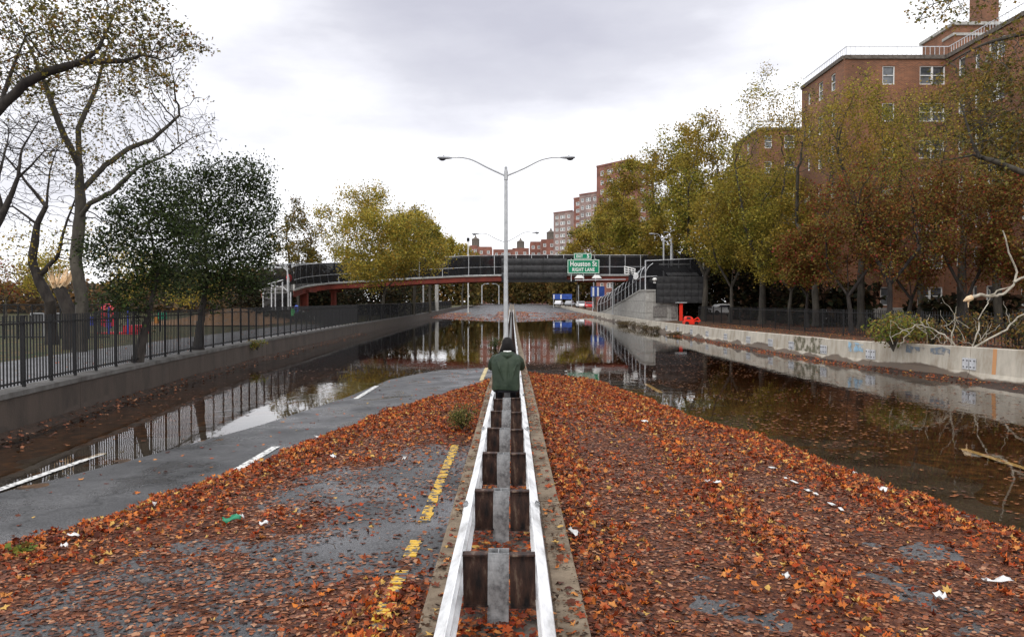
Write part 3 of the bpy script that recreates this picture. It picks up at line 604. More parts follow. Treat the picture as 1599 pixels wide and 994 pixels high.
SPRAY = np.array([[0, -.5, 0], [.20, -.1, .05], [.52, .12, .0], [.14, .2, .04], [0, .6, -.02], [-.16, .2, .05], [-.5, .08, 0], [-.18, -.1, .04]])
def leaves_mesh(name, c, size, rng, shape=KITE, flat=.0):
    n = len(c); az = rng.uniform(0, 2 * PI, n); t = rng.uniform(0, PI, n) * (1 - flat) + flat * np.abs(rng.normal(0, .6, n)); R = rotm(az, t, rng.uniform(0, 2 * PI, n))
    v = np.einsum('nij,kj->nki', R, shape) * size[:, None, None] + c[:, None]; k = len(shape)
    if k == 4: f = np.arange(n * 4).reshape(-1, 4)
    else:
        tr = np.array([[0, 1, 7, 7], [1, 2, 3, 3], [3, 4, 5, 5], [5, 6, 7, 7], [1, 3, 5, 7]])
        tri = np.array([[0, 1, 7], [1, 2, 3], [3, 4, 5], [5, 6, 7], [1, 3, 7], [3, 5, 7]]); f = (np.arange(n)[:, None, None] * k + tri[None]).reshape(-1, 3)
    return npmesh(name, v.reshape(-1, 3), f)
def blob_points(n, blobs, rng, hollow=.0):
    """points in a union of ellipsoids (centre, radii, weight)"""
    w = np.array([b[2] for b in blobs], float); w /= w.sum(); k = rng.choice(len(blobs), n, p=w); u = rng.normal(0, 1, (n, 3)); u /= np.linalg.norm(u, axis=1)[:, None]
    rr = (hollow + (1 - hollow) * rng.random(n)) ** (1 / 3.); c = np.array([b[0] for b in blobs], float)[k]; R = np.array([b[1] for b in blobs], float)[k]
    return c + u * rr[:, None] * R
def tree(name, base, label, guides, blobs, natt, nleaf, lsize, lmat, bark, root_r=.25, tip_r=.009, step=.4, infl=4, kill=.6, seed=1, spread=.35, group=None, cat='tree', shape=KITE, thin=3, leafw=None, hollow=.2, minr=0, grav=.02):
    rng = np.random.default_rng(seed); att = blob_points(natt, blobs, rng, hollow)
    pos, par = grow(guides, att, step, infl, kill, seed=seed, grav=grav); r, w, main = wood(pos, par, root_r, tip_r)
    # a flare where the trunk meets the ground
    hb = pos[:, 2] - base[2]; r = r * (1 + .45 * np.exp(-np.clip(hb, 0, 9) / .35) * (r > root_r * .5))
    t = thing(name, base, label, cat, group)
    o = part('trunk', wood_mesh('trunk', pos, par, r, main, minr), bark, t)
    if nleaf:
        tips = pos[w <= thin]; tips = tips[tips[:, 2] > base[2] + 1.0] if len(tips[tips[:, 2] > base[2] + 1.0]) > 20 else tips
        if leafw is not None:
            pw = leafw(tips); pw = pw / pw.sum(); k = rng.choice(len(tips), nleaf, p=pw)
        else: k = rng.integers(0, len(tips), nleaf)
        c = tips[k] + rng.normal(0, spread, (nleaf, 3)); s = rng.uniform(.6, 1.25, nleaf) * lsize
        part('crown', leaves_mesh('crown', c, s, rng, shape), lmat, t)
    return t
OLIVE = leafmat('olive_leaves', [(.26, .25, .042), (.36, .32, .052), (.14, .155, .03), (.45, .37, .065), (.06, .07, .02), (.28, .20, .04)], .6, .4, [(.36, .24, .04), (.42, .30, .05), (.24, .15, .03), (.16, .14, .03)], .22)
GOLD = leafmat('golden_leaves', [(.40, .34, .06), (.27, .26, .05), (.50, .39, .07), (.13, .14, .035), (.42, .27, .045)], .6, .4, [(.44, .27, .045), (.30, .25, .05), (.18, .18, .045)], .3)
SPARSE = leafmat('sparse_plane_leaves', [(.08, .085, .022), (.16, .13, .03), (.20, .17, .04), (.04, .035, .015), (.20, .10, .025)], .6, .25, [(.25, .16, .03), (.12, .12, .03)], .3)
DKGREEN = leafmat('dark_green_leaves', [(.030, .048, .018), (.05, .072, .026), (.012, .020, .010), (.085, .10, .036), (.035, .038, .018)], .5, .3, [(.055, .08, .022), (.02, .028, .012)], .6)
RUSTL = leafmat('rust_red_leaves', [(.17, .055, .020), (.11, .04, .016), (.27, .10, .028), (.07, .03, .014), (.17, .12, .028), (.24, .17, .04), (.13, .12, .03)], .6, .35, [(.26, .035, .03), (.16, .10, .025), (.28, .18, .04), (.15, .14, .03)], .45)
GREEN = leafmat('shrub_leaves', [(.13, .17, .03), (.22, .21, .04), (.09, .11, .025), (.30, .24, .05), (.18, .10, .03)], .6, .35)
DKUNDER = leafmat('shade_painted_undergrowth', [(.018, .022, .010), (.03, .028, .012), (.012, .014, .008), (.05, .032, .014), (.028, .016, .010)], .8, .1)  # shade below the crowns is put into these dark leaf colours
lz = .80
# left: two dark green trees right behind the fence
def v3(p): return tuple(p)
b1 = P(221, 470, 21.9); b1 = Vector((-10.42, 22.3, .78)); b2 = Vector((-10.95, 28.0, .78))
tree('dark_green_tree', b1, 'smaller nearer dark green tree with leaning trunk behind the black picket fence', [([b1, b1 + Vector((.25, .1, 1.2)), b1 + Vector((.5, .2, 2.4)), b1 + Vector((.3, .3, 3.6))], None)],
     [((P(232, 372, 22.6)), (1.05, 1.1, 1.7), 2.2), (P(262, 318, 22.6), (.5, .6, .6), .6), (P(208, 288, 22.6), (.3, .4, .35), .2), (P(168, 372, 22.4), (.45, .5, .3), .3), (P(222, 262, 22.6), (.3, .4, .3), .2), ((P(242, 285, 22.6)), (.75, .8, .75), .8), (P(185, 400, 22.4), (1.1, 1.1, .75), 1.1), (P(270, 390, 22.6), (1.0, 1.0, 1.3), 1.2), (P(205, 330, 22.6), (.7, .8, .7), .7), (P(195, 462, 22.4), (1.0, .9, .45), .4)],
     620, 17000, .085, DKGREEN, M['barkd'], .13, .007, .2, 2, .27, 11, .2, hollow=.1)
tree('dark_green_tree', b2, 'taller broad dark green tree behind the black picket fence, left of the golden tree', [([b2, b2 + Vector((.15, 0, 1.4)), b2 + Vector((.35, 0, 2.6)), b2 + Vector((.2, .1, 4.2))], None)],
     [(P(345, 382, 28.3), (1.55, 1.5, 2.0), 2.3), (P(402, 300, 28.3), (.55, .6, .5), .4), (P(372, 255, 28.3), (.4, .5, .25), .2), (P(300, 300, 28.3), (.5, .6, .5), .4), (P(410, 395, 28.3), (.55, .7, .5), .4), (P(330, 300, 28.3), (1.1, 1.1, .95), .9), (P(385, 280, 28.3), (.85, .9, .8), .7), (P(385, 420, 28.3), (1.1, 1.3, .8), .9), (P(295, 345, 28), (.9, 1, 1.1), .8), (P(405, 350, 28.3), (.75, .9, 1.2), .7), (P(300, 435, 28), (1.3, 1.3, .7), .8)],
     900, 32000, .092, DKGREEN, M['barkd'], .16, .007, .24, 2.2, .31, 12, .24, hollow=.1)
# big sparse plane tree, trunk left of the dark trees
bt = Vector((-14.0, 26.0, .75)); D = 26.0
tree('plane_tree', bt, 'tall half bare plane tree, long limbs sweeping right over the dark green trees', [
    ([bt, P(128, 470, D), P(118, 405, D), P(126, 330, D), P(124, 260, D), P(122, 200, D + .5), P(150, 140, D + 1), P(170, 60, D + 1.5)], None),
    ([P(121, 345, D), P(140, 318, D - .3), P(175, 300, D - .5), P(215, 262, D - .8), P(265, 240, D - 1), P(300, 215, D - 1.2), P(330, 205, D - 1.4)], 0),
    ([P(125, 300, D), P(165, 258, D + .6), P(200, 232, D + 1), P(238, 218, D + 1.2), P(280, 180, D + 1.4)], 0),
    ([P(124, 260, D), P(95, 200, D - .6), P(70, 130, D - 1), P(40, 60, D - 1)], 0),
    ([P(122, 410, D), P(160, 418, D + .3), P(190, 400, D + .6)], 0)],
    [(P(225, 195, D), (2.4, 2.2, 1.9), 2.6), (P(140, 110, D), (2.6, 2.4, 2.0), 2.4), (P(300, 205, D - 1), (1.0, 1.2, .9), .8), (P(45, 110, D), (2.0, 2.2, 2.6), 1.8), (P(150, 240, D), (2, 2, 1.2), 1), (P(230, 90, D), (1.6, 1.8, 1.0), 1)],
    3400, 6400, .10, SPARSE, M['bark'], .19, .0055, .19, 1.6, .25, 13, .13, shape=SPRAY, thin=2, leafw=lambda t: .25 + (np.exp(-(((t[:, 0] + 14.0) / 1.6) ** 2)) * 1.6 + 1.2 * (t[:, 2] > 9.2)), hollow=.0, grav=0)
# overhead limb of a tree whose trunk stands left of the frame
bo = Vector((-13.6, 15.2, .78)); D = 15.5
tree('plane_tree', bo, 'plane limb arching in from upper left corner with olive leaf clusters', [
    ([bo, bo + Vector((.1, .1, 2.4)), P(-90, 260, D), P(0, 168, D), P(40, 130, D), P(75, 112, D), P(130, 97, D), P(190, 96, D), P(215, 103, D)], None),
    ([P(130, 97, D), P(155, 75, D), P(166, 50, D + .3), P(180, 20, D + .5)], 0),
    ([P(190, 96, D), P(225, 86, D - .2), P(252, 94, D - .3), P(275, 88, D - .4)], 0),
    ([P(0, 168, D), P(15, 120, D + .5), P(40, 55, D + .8), P(70, 45, D + 1)], 0)],
    [(P(200, 45, D), (.95, 1.2, .65), 2.2), (P(270, 62, D), (.6, .7, .28), .9), (P(315, 74, D - .3), (.28, .4, .12), .35), (P(110, 60, D), (1.1, 1.2, .75), 1.6), (P(40, 60, D), (1.0, 1.4, .9), 1.5), (P(215, 125, D), (.9, .9, .3), .6), (P(30, 130, D + 1), (.8, 1, .5), .6), (P(190, 5, D), (1.0, 1, .4), .8)],
    2400, 4600, .085, SPARSE, M['barkd'], .105, .0032, .11, 1.1, .14, 14, .09, shape=SPRAY, thin=2, hollow=0, grav=0)
# dark bare trees on the left
bd = Vector((-18.6, 32.5, .75)); D = 32
tree('bare_tree', bd, 'dark leaning bare tree with a forked crooked trunk, left of the plane tree', [
    ([bd, P(78, 470, D), P(62, 440, D), P(50, 408, D), P(58, 350, D), P(72, 322, D), P(78, 265, D), P(90, 225, D)], None),
    ([P(72, 322, D), P(45, 290, D), P(32, 272, D), P(5, 240, D), P(-30, 225, D)], 0),
    ([P(62, 430, D), P(90, 400, D), P(102, 352, D), P(118, 310, D), P(130, 270, D)], 0),
    ([P(58, 350, D), P(20, 322, D), P(-30, 330, D)], 0)],
    [(P(60, 240, D), (2.2, 2, 1.8), 2), (P(10, 260, D), (2.2, 2, 2), 1.5), (P(110, 330, D), (1.6, 2, 2), 1.2), (P(20, 370, D), (2.0, 2, 1.6), 1.1), (P(160, 380, D), (1.8, 2, 1.3), .9)],
    2400, 1200, .12, GOLD, M['barkd'], .21, .007, .23, 2, .31, 15, .25, thin=2, hollow=0, leafw=lambda t: .1 + 3. * (t[:, 2] < 5.4))
bl = Vector((-14.4, 20.6, .75)); D = 20.5
tree('bare_tree', bl, 'thick dark trunk and limbs entering at the left edge, bare twigs above the fence', [
    ([bl, P(-70, 440, D), P(-20, 375, D), P(4, 335, D), P(28, 278, D), P(45, 262, D), P(70, 235, D)], None),
    ([P(4, 335, D), P(-5, 290, D), P(14, 210, D + .5), P(10, 190, D + 1)], 0), ([P(28, 278, D), P(34, 232, D), P(60, 190, D)], 0)],
    [(P(40, 225, D), (1.4, 1.4, .9), 2), (P(5, 200, D), (1.2, 1.3, .9), 1.5), (P(90, 255, D), (.8, 1, .8), .8), (P(20, 320, D), (.9, 1, .8), .5)],
    1400, 0, .1, GOLD, M['barkd'], .14, .005, .15, 1.4, .2, 16, .2, thin=2, hollow=0)
bb = Vector((-15.9, 29.0, .75))
bk = thing('broken_tree', bb, 'snapped tree stump with pale splintered top beside the plane tree trunk', 'tree stump')
bt_ = [bb, P(110, 490, 29), P(98, 462, 29), P(91, 445, 29)]
part('trunk', MB().tube(bt_, [.3, .24, .21, .2], 10), M['barkd'], bk, 60)
sp = MB()
for i in range(30):
    a = random.uniform(0, 2 * PI); c = Vector(bt_[-1]) + Vector((.16 * math.cos(a), .16 * math.sin(a), -.1)); e = c + Vector((math.cos(a) * random.uniform(.0, .5) + .12, math.sin(a) * .3, random.uniform(.2, .85))); mdl = (c + e) / 2 + Vector((.06 * math.cos(a), .05, .05)); sp.tube([c, mdl, e], [.05, .035, .006], 4)
part('splinters', sp, M['splinter'], bk)
# golden and olive trees down the left bank
def simple(nm, px, d, top, wpx, bot, lab, lm_, nleaf, ls, seed, bark='bark', gz=None, natt=420, sparse=0, extra=None, group=None, sh=KITE, lean=0, ragged=0):
    """crown given by its outline in the picture: px centre, top, bottom, half width; d metres away"""
    z0 = gz if gz is not None else .75
    b = P(px, 470, d); b.z = z0; T = P(px, top, d).z; B = P(px, bot, d).z; R = wpx * d / F * 1.14; nleaf = int(nleaf * (1.75 if nleaf > 3000 else 1.3)); ls *= .82; h = T - z0; cz = (T + B) / 2; hz = (T - B) / 2 * 1.1
    rng = np.random.default_rng(seed); bl = []
    for i in range(15):
        a = rng.uniform(0, 2 * PI); u = rng.uniform(-.85, .85); rr = R * rng.uniform(.4, .72) * math.sqrt(max(0, 1 - u * u * .8)); s = rng.uniform(.22, .46)
        bl.append(((b.x + rr * math.cos(a) + lean * (u + 1), b.y + rr * math.sin(a), cz + u * hz * .68), (R * s, R * s, hz * s * .85), s ** 2))
    bl.append(((b.x + lean, b.y, cz), (R * .72, R * .72, hz * .75), .45)); bl.append(((b.x + lean * 1.8, b.y, T - hz * .32), (R * .38, R * .38, hz * .32), .2))
    if extra: bl += extra
    if ragged:
        bl = bl[:-2] + [((b.x, b.y, cz), (R * .6, R * .6, hz * .6), .5)]
        for i in range(14):
            a = rng.uniform(0, 2 * PI); u = rng.uniform(-.6, .9); bl.append(((b.x + R * .9 * math.sqrt(1 - u * u) * math.cos(a), b.y + R * .9 * math.sqrt(1 - u * u) * math.sin(a), cz + u * hz * .9), (R * .18, R * .18, hz * .16), .06))
    st = max(.3, R * .085)
    fork = Vector((b.x + rng.uniform(-.3, .3), b.y, z0 + (B - z0) * .8 + .4)); g = [([b, (b + fork) / 2 + Vector((rng.uniform(-.15, .15), 0, 0)), fork, fork + Vector((rng.uniform(-.4, .4) + lean, 0, hz * .6))], None)]
    for s_ in (-1, 1):
        g.append(([fork, fork + Vector((s_ * R * .28, rng.uniform(-.3, .3) * R, hz * .45)), fork + Vector((s_ * R * .42 + lean, rng.uniform(-.4, .4) * R, hz * 1.0))], 0))
    return tree(nm, b, lab, g, bl, natt, nleaf, ls, lm_, M[bark], max(.10, h * .0135), .010, st, R * 1.2, st * 1.35, seed, st * (.8 if not sparse else .85), group=group, thin=3 if not sparse else 2, hollow=.1, shape=sh)
simple('golden_plane_tree', 598, 80, 292, 92, 450, 'big rounded golden olive plane tree in front of the footbridge on the left bank', GOLD, 21000, .25, 21, natt=620, ragged=1)
simple('golden_plane_tree', 672, 118, 345, 36, 428, 'golden tree just beyond the footbridge, its crown right of the big rounded one', GOLD, 7000, .36, 22)
simple('olive_tree', 645, 100, 320, 40, 430, 'grey green tree half hidden behind the big golden tree', OLIVE, 7000, .33, 23)
simple('young_plane_tree', 466, 96, 308, 42, 442, 'open sparse plane tree rising over the left ramp of the footbridge', SPARSE, 3600, .32, 24, sparse=1, natt=380)
simple('young_plane_tree', 512, 120, 330, 36, 440, 'thin sparse tree between the left ramp lamp and the golden tree', SPARSE, 1800, .34, 25, sparse=1, natt=300)
simple('golden_plane_tree', 722, 175, 381, 30, 432, 'far golden tree beyond the bridge beside the flag pole', GOLD, 3500, .5, 26, gz=1.2)
simple('orange_tree', 70, 62, 392, 55, 470, 'small orange leaved tree low behind the bare trunks at far left', GOLD, 2200, .24, 27)
simple('orange_tree', 205, 55, 385, 40, 480, 'yellow orange sapling between the dark green trees and the plane trunk', GOLD, 1700, .2, 28)
simple('orange_tree', 10, 90, 405, 60, 468, 'low rusty tree at the far left edge beyond the park', RUSTL, 1800, .3, 29)
simple('orange_tree', 300, 66, 425, 45, 480, 'low golden tree glowing behind the dark green crowns', GOLD, 2000, .22, 30)
# right bank: a row of planes
R_ = 'plane trees in a row on the right bank'
rows = [(1190, 62, 100, 86, 420, 'tall open plane tree right of the ramp, crown before the second brick block', 6500, .19, 1, OLIVE),
        (1098, 76, 172, 70, 425, 'open topped plane tree standing behind the dark panels of the ramp', 13000, .27, 0, OLIVE),
        (1052, 92, 186, 66, 425, 'olive plane tree right of the two tall lamp posts', 15000, .30, 0, OLIVE),
        (1000, 104, 236, 62, 420, 'olive plane tree left of the tall lamp posts and above the ramp', 13000, .33, 0, OLIVE),
        (958, 125, 290, 52, 420, 'rounded olive tree above the exit sign\'s right edge', 9000, .38, 0, OLIVE),
        (928, 160, 340, 42, 425, 'olive tree directly above the exit sign, in front of the towers', 6000, .48, 0, OLIVE),
        (900, 215, 388, 34, 428, 'far olive tree at the left end of the right bank row', 3200, .62, 0, OLIVE),
        (1150, 84, 250, 70, 440, 'dense olive tree filling in behind the open topped plane', 12000, .29, 0, OLIVE),
        (1228, 70, 262, 70, 430, 'olive brown tree against the left face of the big brick building', 9000, .26, 0, OLIVE)]
for i, (px, d, top, w_p, bot, lab, nl, ls, spz, lm_) in enumerate(rows):
    simple('plane_tree', px, d, top, w_p, bot, lab, lm_, nl, ls, 40 + i, sparse=spz, natt=460 if d < 100 else 260, group=R_, gz=rwz(d) - .1)
# in front of the big building
simple('plane_tree', 1140, 66, 270, 78, 445, 'broad low olive tree filling the row right of the dark sign back', OLIVE, 9000, .22, 62, natt=500, group=R_, gz=.75)
simple('plane_tree', 1235, 60, 300, 74, 452, 'broad low yellow brown tree before the gap between the two near brick blocks', OLIVE, 8500, .20, 63, natt=500, group=R_, gz=.75)
simple('red_maple_tree', 1385, 43, 225, 92, 440, 'thin wide spreading olive and rust tree across the middle of the big building', RUSTL, 3100, .15, 64, bark='barkd', sparse=1, natt=900)
simple('plane_tree', 1500, 49, 120, 92, 330, 'wide thin olive tree veiling the inner corner of the big building', OLIVE, 3400, .155, 65, sparse=1, natt=900, gz=.75)
simple('plane_tree', 1345, 50, 108, 72, 330, 'thin yellow olive plane tree in front of the upper windows of the big building', OLIVE, 6500, .16, 51, sparse=1, natt=900, gz=.75)
simple('plane_tree', 1440, 54, 118, 80, 360, 'thin brownish plane tree before the middle windows of the big building', OLIVE, 3800, .16, 52, sparse=1, natt=600, gz=.75)
simple('plane_tree', 1275, 57, 128, 66, 400, 'open olive plane tree against the left corner of the big brick building', OLIVE, 4200, .17, 61, sparse=1, natt=700, gz=.75)
simple('red_maple_tree', 1330, 45, 270, 80, 462, 'rusty orange tree at the left foot of the big brick building', RUSTL, 8500, .17, 53, bark='barkd')
simple('red_maple_tree', 1420, 48, 285, 74, 468, 'crimson and rust tree in the middle before the brick building', RUSTL, 7000, .17, 54, bark='barkd')
simple('red_maple_tree', 1505, 44, 240, 84, 468, 'rust red tree before the right wing of the brick building', RUSTL, 9000, .16, 55, bark='barkd')
simple('red_maple_tree', 1598, 42, 255, 66, 470, 'dark rust tree cut by the right edge of the picture', RUSTL, 8500, .17, 56, bark='barkd')
simple('red_maple_tree', 1262, 52, 345, 50, 462, 'small rusty tree left of the others below the brick building corner', RUSTL, 7000, .2, 57, bark='barkd')
simple('plane_tree', 1560, 50, 60, 60, 300, 'brown leaved plane tree before the right wing, reaching the top edge of the picture', SPARSE, 7500, .16, 58, sparse=1, natt=600, gz=.75)
# near plane on the right whose trunk is out of the frame
bn = Vector((17.9, 21.5, .9)); D = 22
tree('plane_tree', bn, 'near plane tree reaching in at the right edge, long crooked limbs', [
    ([bn, bn + Vector((0, 0, 3)), P(1760, 270, D), P(1720, 120, D), P(1700, -60, D)], None),
    ([P(1760, 280, D), P(1660, 275, D), P(1599, 270, D), P(1548, 250, D), P(1520, 242, D + .3), P(1462, 253, D + .6), P(1432, 235, D + .8), P(1400, 222, D + 1)], 0),
    ([P(1530, 244, D), P(1518, 222, D + .2), P(1500, 160, D + .6)], 0),
    ([P(1720, 120, D), P(1660, 70, D), P(1599, 52, D), P(1555, 63, D), P(1530, 72, D), P(1498, 88, D + .3), P(1470, 106, D + .5)], 0),
    ([P(1700, -60, D), P(1600, -30, D), P(1520, -10, D), P(1450, 8, D)], 0)],
    [(P(1540, 130, D), (1.6, 1.6, 1.1), 1.6), (P(1500, 10, D), (1.4, 1.4, .45), 1.6), (P(1570, 230, D), (1.2, 1.5, 1.1), 1.1), (P(1470, 230, D), (.9, 1.1, .5), .7), (P(1440, 15, D), (.4, .6, .25), .4), (P(1590, 60, D), (1.0, 1.5, .8), .8)],
    1500, 2600, .11, SPARSE, M['bark'], .14, .0045, .14, 1.3, .19, 60, .12, shape=SPRAY, thin=2, hollow=0, grav=-.02)
# broken limbs fallen behind the barrier
fb = thing('fallen_branch', P(1500, 560, 26.5), 'broken pale branches fallen over the concrete barrier at the right', 'branch'); D = 26.3
def br(pts, r0, r1, d=D, rough=.05):
    pts = [P(a, b, d + c) for a, b, c in pts]; out = []
    for a, b in zip(pts[:-1], pts[1:]):
        for i in range(3): out.append(a.lerp(b, i / 3) + Vector([random.uniform(-rough, rough) for _ in range(3)]) * (1 if i else .3))
    out.append(pts[-1]); k = len(out); return MB().tube(out, [r0 + (r1 - r0) * i / (k - 1) for i in range(k)], 7)
_q = .45
for nm, pts, r0, r1 in (('branch', [(1498, 560, 0), (1490, 536, 0), (1474, 522, 0), (1452, 512, .2), (1430, 507, .3), (1408, 517, .4), (1392, 526, .4)], .065, .02),
                    ('branch', [(1484, 545, .4), (1486, 520, .3), (1492, 502, .2), (1490, 490, .1), (1494, 478, 0)], .055, .02),
                    ('branch', [(1512, 556, 0), (1524, 522, .1), (1528, 498, .2), (1540, 478, .3), (1546, 466, .3), (1541, 450, .3)], .06, .02),
                    ('branch', [(1516, 548, 0), (1545, 528, .1), (1572, 514, .2), (1590, 494, .2), (1625, 476, .2)], .075, .05),
                    ('branch', [(1450, 512, .2), (1447, 500, .2), (1452, 490, .2)], .03, .012), ('branch', [(1588, 500, .2), (1578, 506, .2), (1576, 490, .2)], .03, .01),
                    ('branch', [(1432, 508, .3), (1446, 520, .3), (1448, 536, .3)], .03, .012)):
    part(nm, br(pts, r0 * _q, r1 * _q), M['barkl'], fb, 60)
hb = thing('hanging_branch', P(1600, 370, 27), 'curved hanging branch with a torn yellow end in front of the rust trees', 'branch')
part('branch', br([(1566, 360, 1), (1572, 380, 1), (1578, 400, 1), (1588, 425, 1), (1583, 445, 1), (1570, 457, 1), (1556, 462, 1), (1545, 462, 1), (1530, 460, 1), (1516, 464, 1)], .02, .06, 26, .02), M['barkl'], hb, 60)
part('twig', br([(1583, 440, 1), (1600, 432, 1), (1618, 424, 1)], .05, .03, 26, .02), M['barkl'], hb, 60); part('twig', br([(1548, 460, 1), (1562, 452, 1), (1580, 447, 1)], .03, .015, 26, .02), M['barkl'], hb, 60)
part('torn_end', MB().tube([P(1518, 464, 27), P(1511, 467, 27), P(1504, 470, 27)], [.09, .10, .015], 7).tube([P(1513, 466, 27), P(1512, 472, 27), P(1512, 480, 27)], [.04, .03, .01], 4), M['splinter'], hb)
# shrubs and weeds
def shrub(name, c, R, h, n, ls, m, lab, cat, seed, sh=KITE):
    c = Vector(c); t = thing(name, c, lab, cat); rng = np.random.default_rng(seed); st = MB()
    for i in range(14):
        a = rng.uniform(0, 2 * PI); e = c + Vector((R * .8 * math.cos(a) * rng.random(), R * .6 * math.sin(a) * rng.random(), h * rng.uniform(.6, 1))); md = (c + e) / 2 + Vector((.1 * R * math.cos(a), 0, .1 * h)); st.tube([c, md, e], [.012 * h + .004, .008 * h + .002, .003], 4)
    part('stem', st, M['bark'], t)
    cc = blob_points(n, [((c.x + rng.uniform(-.5, .5) * R, c.y + rng.uniform(-.5, .5) * R, c.z + h * rng.uniform(.3, .72)), (R * .55, R * .55, h * .3), 1) for _ in range(9)], rng, .1)
    part('foliage', leaves_mesh('foliage', cc, rng.uniform(.6, 1.3, n) * ls, rng, sh), m, t); return t
for k, (px, py, d, R, h) in enumerate(((1395, 532, 28.5, 1.05, .95),)):
    c = P(px, py, d); c.z = .72; shrub('shrub', c, R * 1.1, 1.5, 1500, .11, GREEN, 'yellow green leafy shrub growing over the right concrete barrier', 'shrub', 70)
    BRN = leafmat('dry_shrub', [(.10, .11, .03), (.20, .14, .04), (.07, .06, .02), (.28, .16, .05), (.14, .06, .02)], .7, .3)
    for px2, d2, s2, lab2 in ((1455, 28.5, .9, 'brownish shrub between the green shrub and the fallen branches'), (1520, 29, 1.0, 'dry shrub behind the fallen pale branches'), (1590, 28, 1.0, 'dark dry shrub at the right edge behind the barrier')):
        c = P(px2, 530, d2); c.z = .75; shrub('shrub', c, s2, 1.5 * s2, 900, .10, BRN, lab2, 'shrub', 170 + px2 % 7)
    # fine twigs of the fallen limb
    for k in range(34):
        a_ = (random.uniform(1392, 1599), random.uniform(505, 540)); e_ = (a_[0] + random.uniform(-34, 26), a_[1] - random.uniform(5, 42))
        part('twig', br([(a_[0], a_[1], .3), ((a_[0] + e_[0]) / 2 + random.uniform(-5, 5), (a_[1] + e_[1]) / 2, .4), (e_[0], e_[1], .5)], .012, .005), M['barkl'] if k % 3 else M['bark'], fb, 60)
c = G(722, 668, .18); shrub('weed', (c.x, c.y, .16), .32, .50, 1500, .035, leafmat('weed_green', [(.10, .11, .03), (.17, .15, .04), (.06, .07, .02), (.22, .17, .07)], .7, .3), 'bushy dry green weed growing at the left kerb among leaves', 'weed', 71)
c = P(776, 540, 43); shrub('weed', (c.x - .1, 43, -.12), .45, .75, 700, .06, leafmat('weed_dark', [(.04, .07, .02), (.07, .10, .03), (.03, .04, .015)], .7, .3), 'dark green weed clump on the kerb ahead of the person', 'weed', 72)
for i, (yq_, s_) in enumerate(((66, .9), (71, 1.1), (78, 1.2), (84, .8), (58, .6))):
    shrub('weed', (rwx(yq_) - .35, yq_, -.05), s_ * 1.3, .62 * s_, 1300, .07, leafmat('dry_weed%d' % i, [(.09, .07, .04), (.15, .10, .06), (.05, .035, .022), (.12, .10, .04)], .8, .3) if i == 0 else bpy.data.materials['dry_weed0'],
          'dry brown weed clump at the foot of the barrier, ' + ('below the ramp corner', 'just past the ramp corner', 'halfway along the ramp wall', 'far along the ramp wall', 'nearest of the clumps')[i], 'weed', 73 + i)
shrub('weed', (lwx(33.5) + .25, 33.5, .45), .55, .5, 420, .07, GREEN, 'pale weed hanging over the left retaining wall', 'weed', 80)
# undergrowth masses, coloured dark to carry the shade under the crowns
def thicket(name, label, boxes, n, ls, m, seed):
    rng = np.random.default_rng(seed); w = np.array([(b[1] - b[0]) * b[5] for b in boxes], float); w /= w.sum(); k = rng.choice(len(boxes), n, p=w); B = np.array(boxes, float)[k]
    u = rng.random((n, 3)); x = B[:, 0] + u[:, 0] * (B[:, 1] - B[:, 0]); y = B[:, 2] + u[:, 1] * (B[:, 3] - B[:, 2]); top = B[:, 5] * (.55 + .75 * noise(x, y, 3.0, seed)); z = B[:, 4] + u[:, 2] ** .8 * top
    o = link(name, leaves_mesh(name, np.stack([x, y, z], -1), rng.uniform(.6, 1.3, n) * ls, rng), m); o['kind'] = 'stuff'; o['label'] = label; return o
thicket('undergrowth', 'undergrowth with shade put into its dark colour, below the trees of the right bank', [(21, 27, 58, 64, .6, 3.4), (23, 36, 66, 72, .6, 5), (19, 24, 96, 110, .8, 7), (15.5, 24, 112, 125, .8, 7), (17.5, 19.3, 78, 84, .6, 5), (22.4, 30, 78, 84, .6, 7), (27, 33, 50, 56, .6, 2.2), (36, 70, 112, 125, .8, 11), (21, 30, 113, 126, .8, 10), (30, 48, 113, 126, .8, 12), (24, 34, 104, 110, 2.6, 6)], 95000, .5, DKUNDER, 90)
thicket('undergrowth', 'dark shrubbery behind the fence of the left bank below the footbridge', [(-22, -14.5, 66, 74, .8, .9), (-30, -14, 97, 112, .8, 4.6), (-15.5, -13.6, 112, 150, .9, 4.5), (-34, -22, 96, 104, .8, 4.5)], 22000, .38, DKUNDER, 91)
BG = leafmat('far_tree_leaves', [(.10, .085, .025), (.15, .11, .03), (.07, .065, .022), (.12, .07, .025), (.05, .045, .02)], .8, .3, [(.18, .10, .03), (.10, .09, .03)], .08)
thicket('far_wood', 'far autumn trees closing the view below the footbridge', [(-40, -10, 240, 262, 1.2, 13), (-14, 30, 330, 350, 1.5, 12), (12, 45, 250, 270, 1.2, 11), (-90, -38, 180, 210, 1, 9)], 42000, 1.15, BG, 92)
thicket('far_wood', 'far grey brown trees along the river at the left edge', [(-140, -44, 110, 135, .8, 4.6)], 22000, .8, leafmat('grey_far', [(.10, .075, .05), (.14, .09, .05), (.06, .05, .04), (.18, .10, .04)], .8, .2), 93)
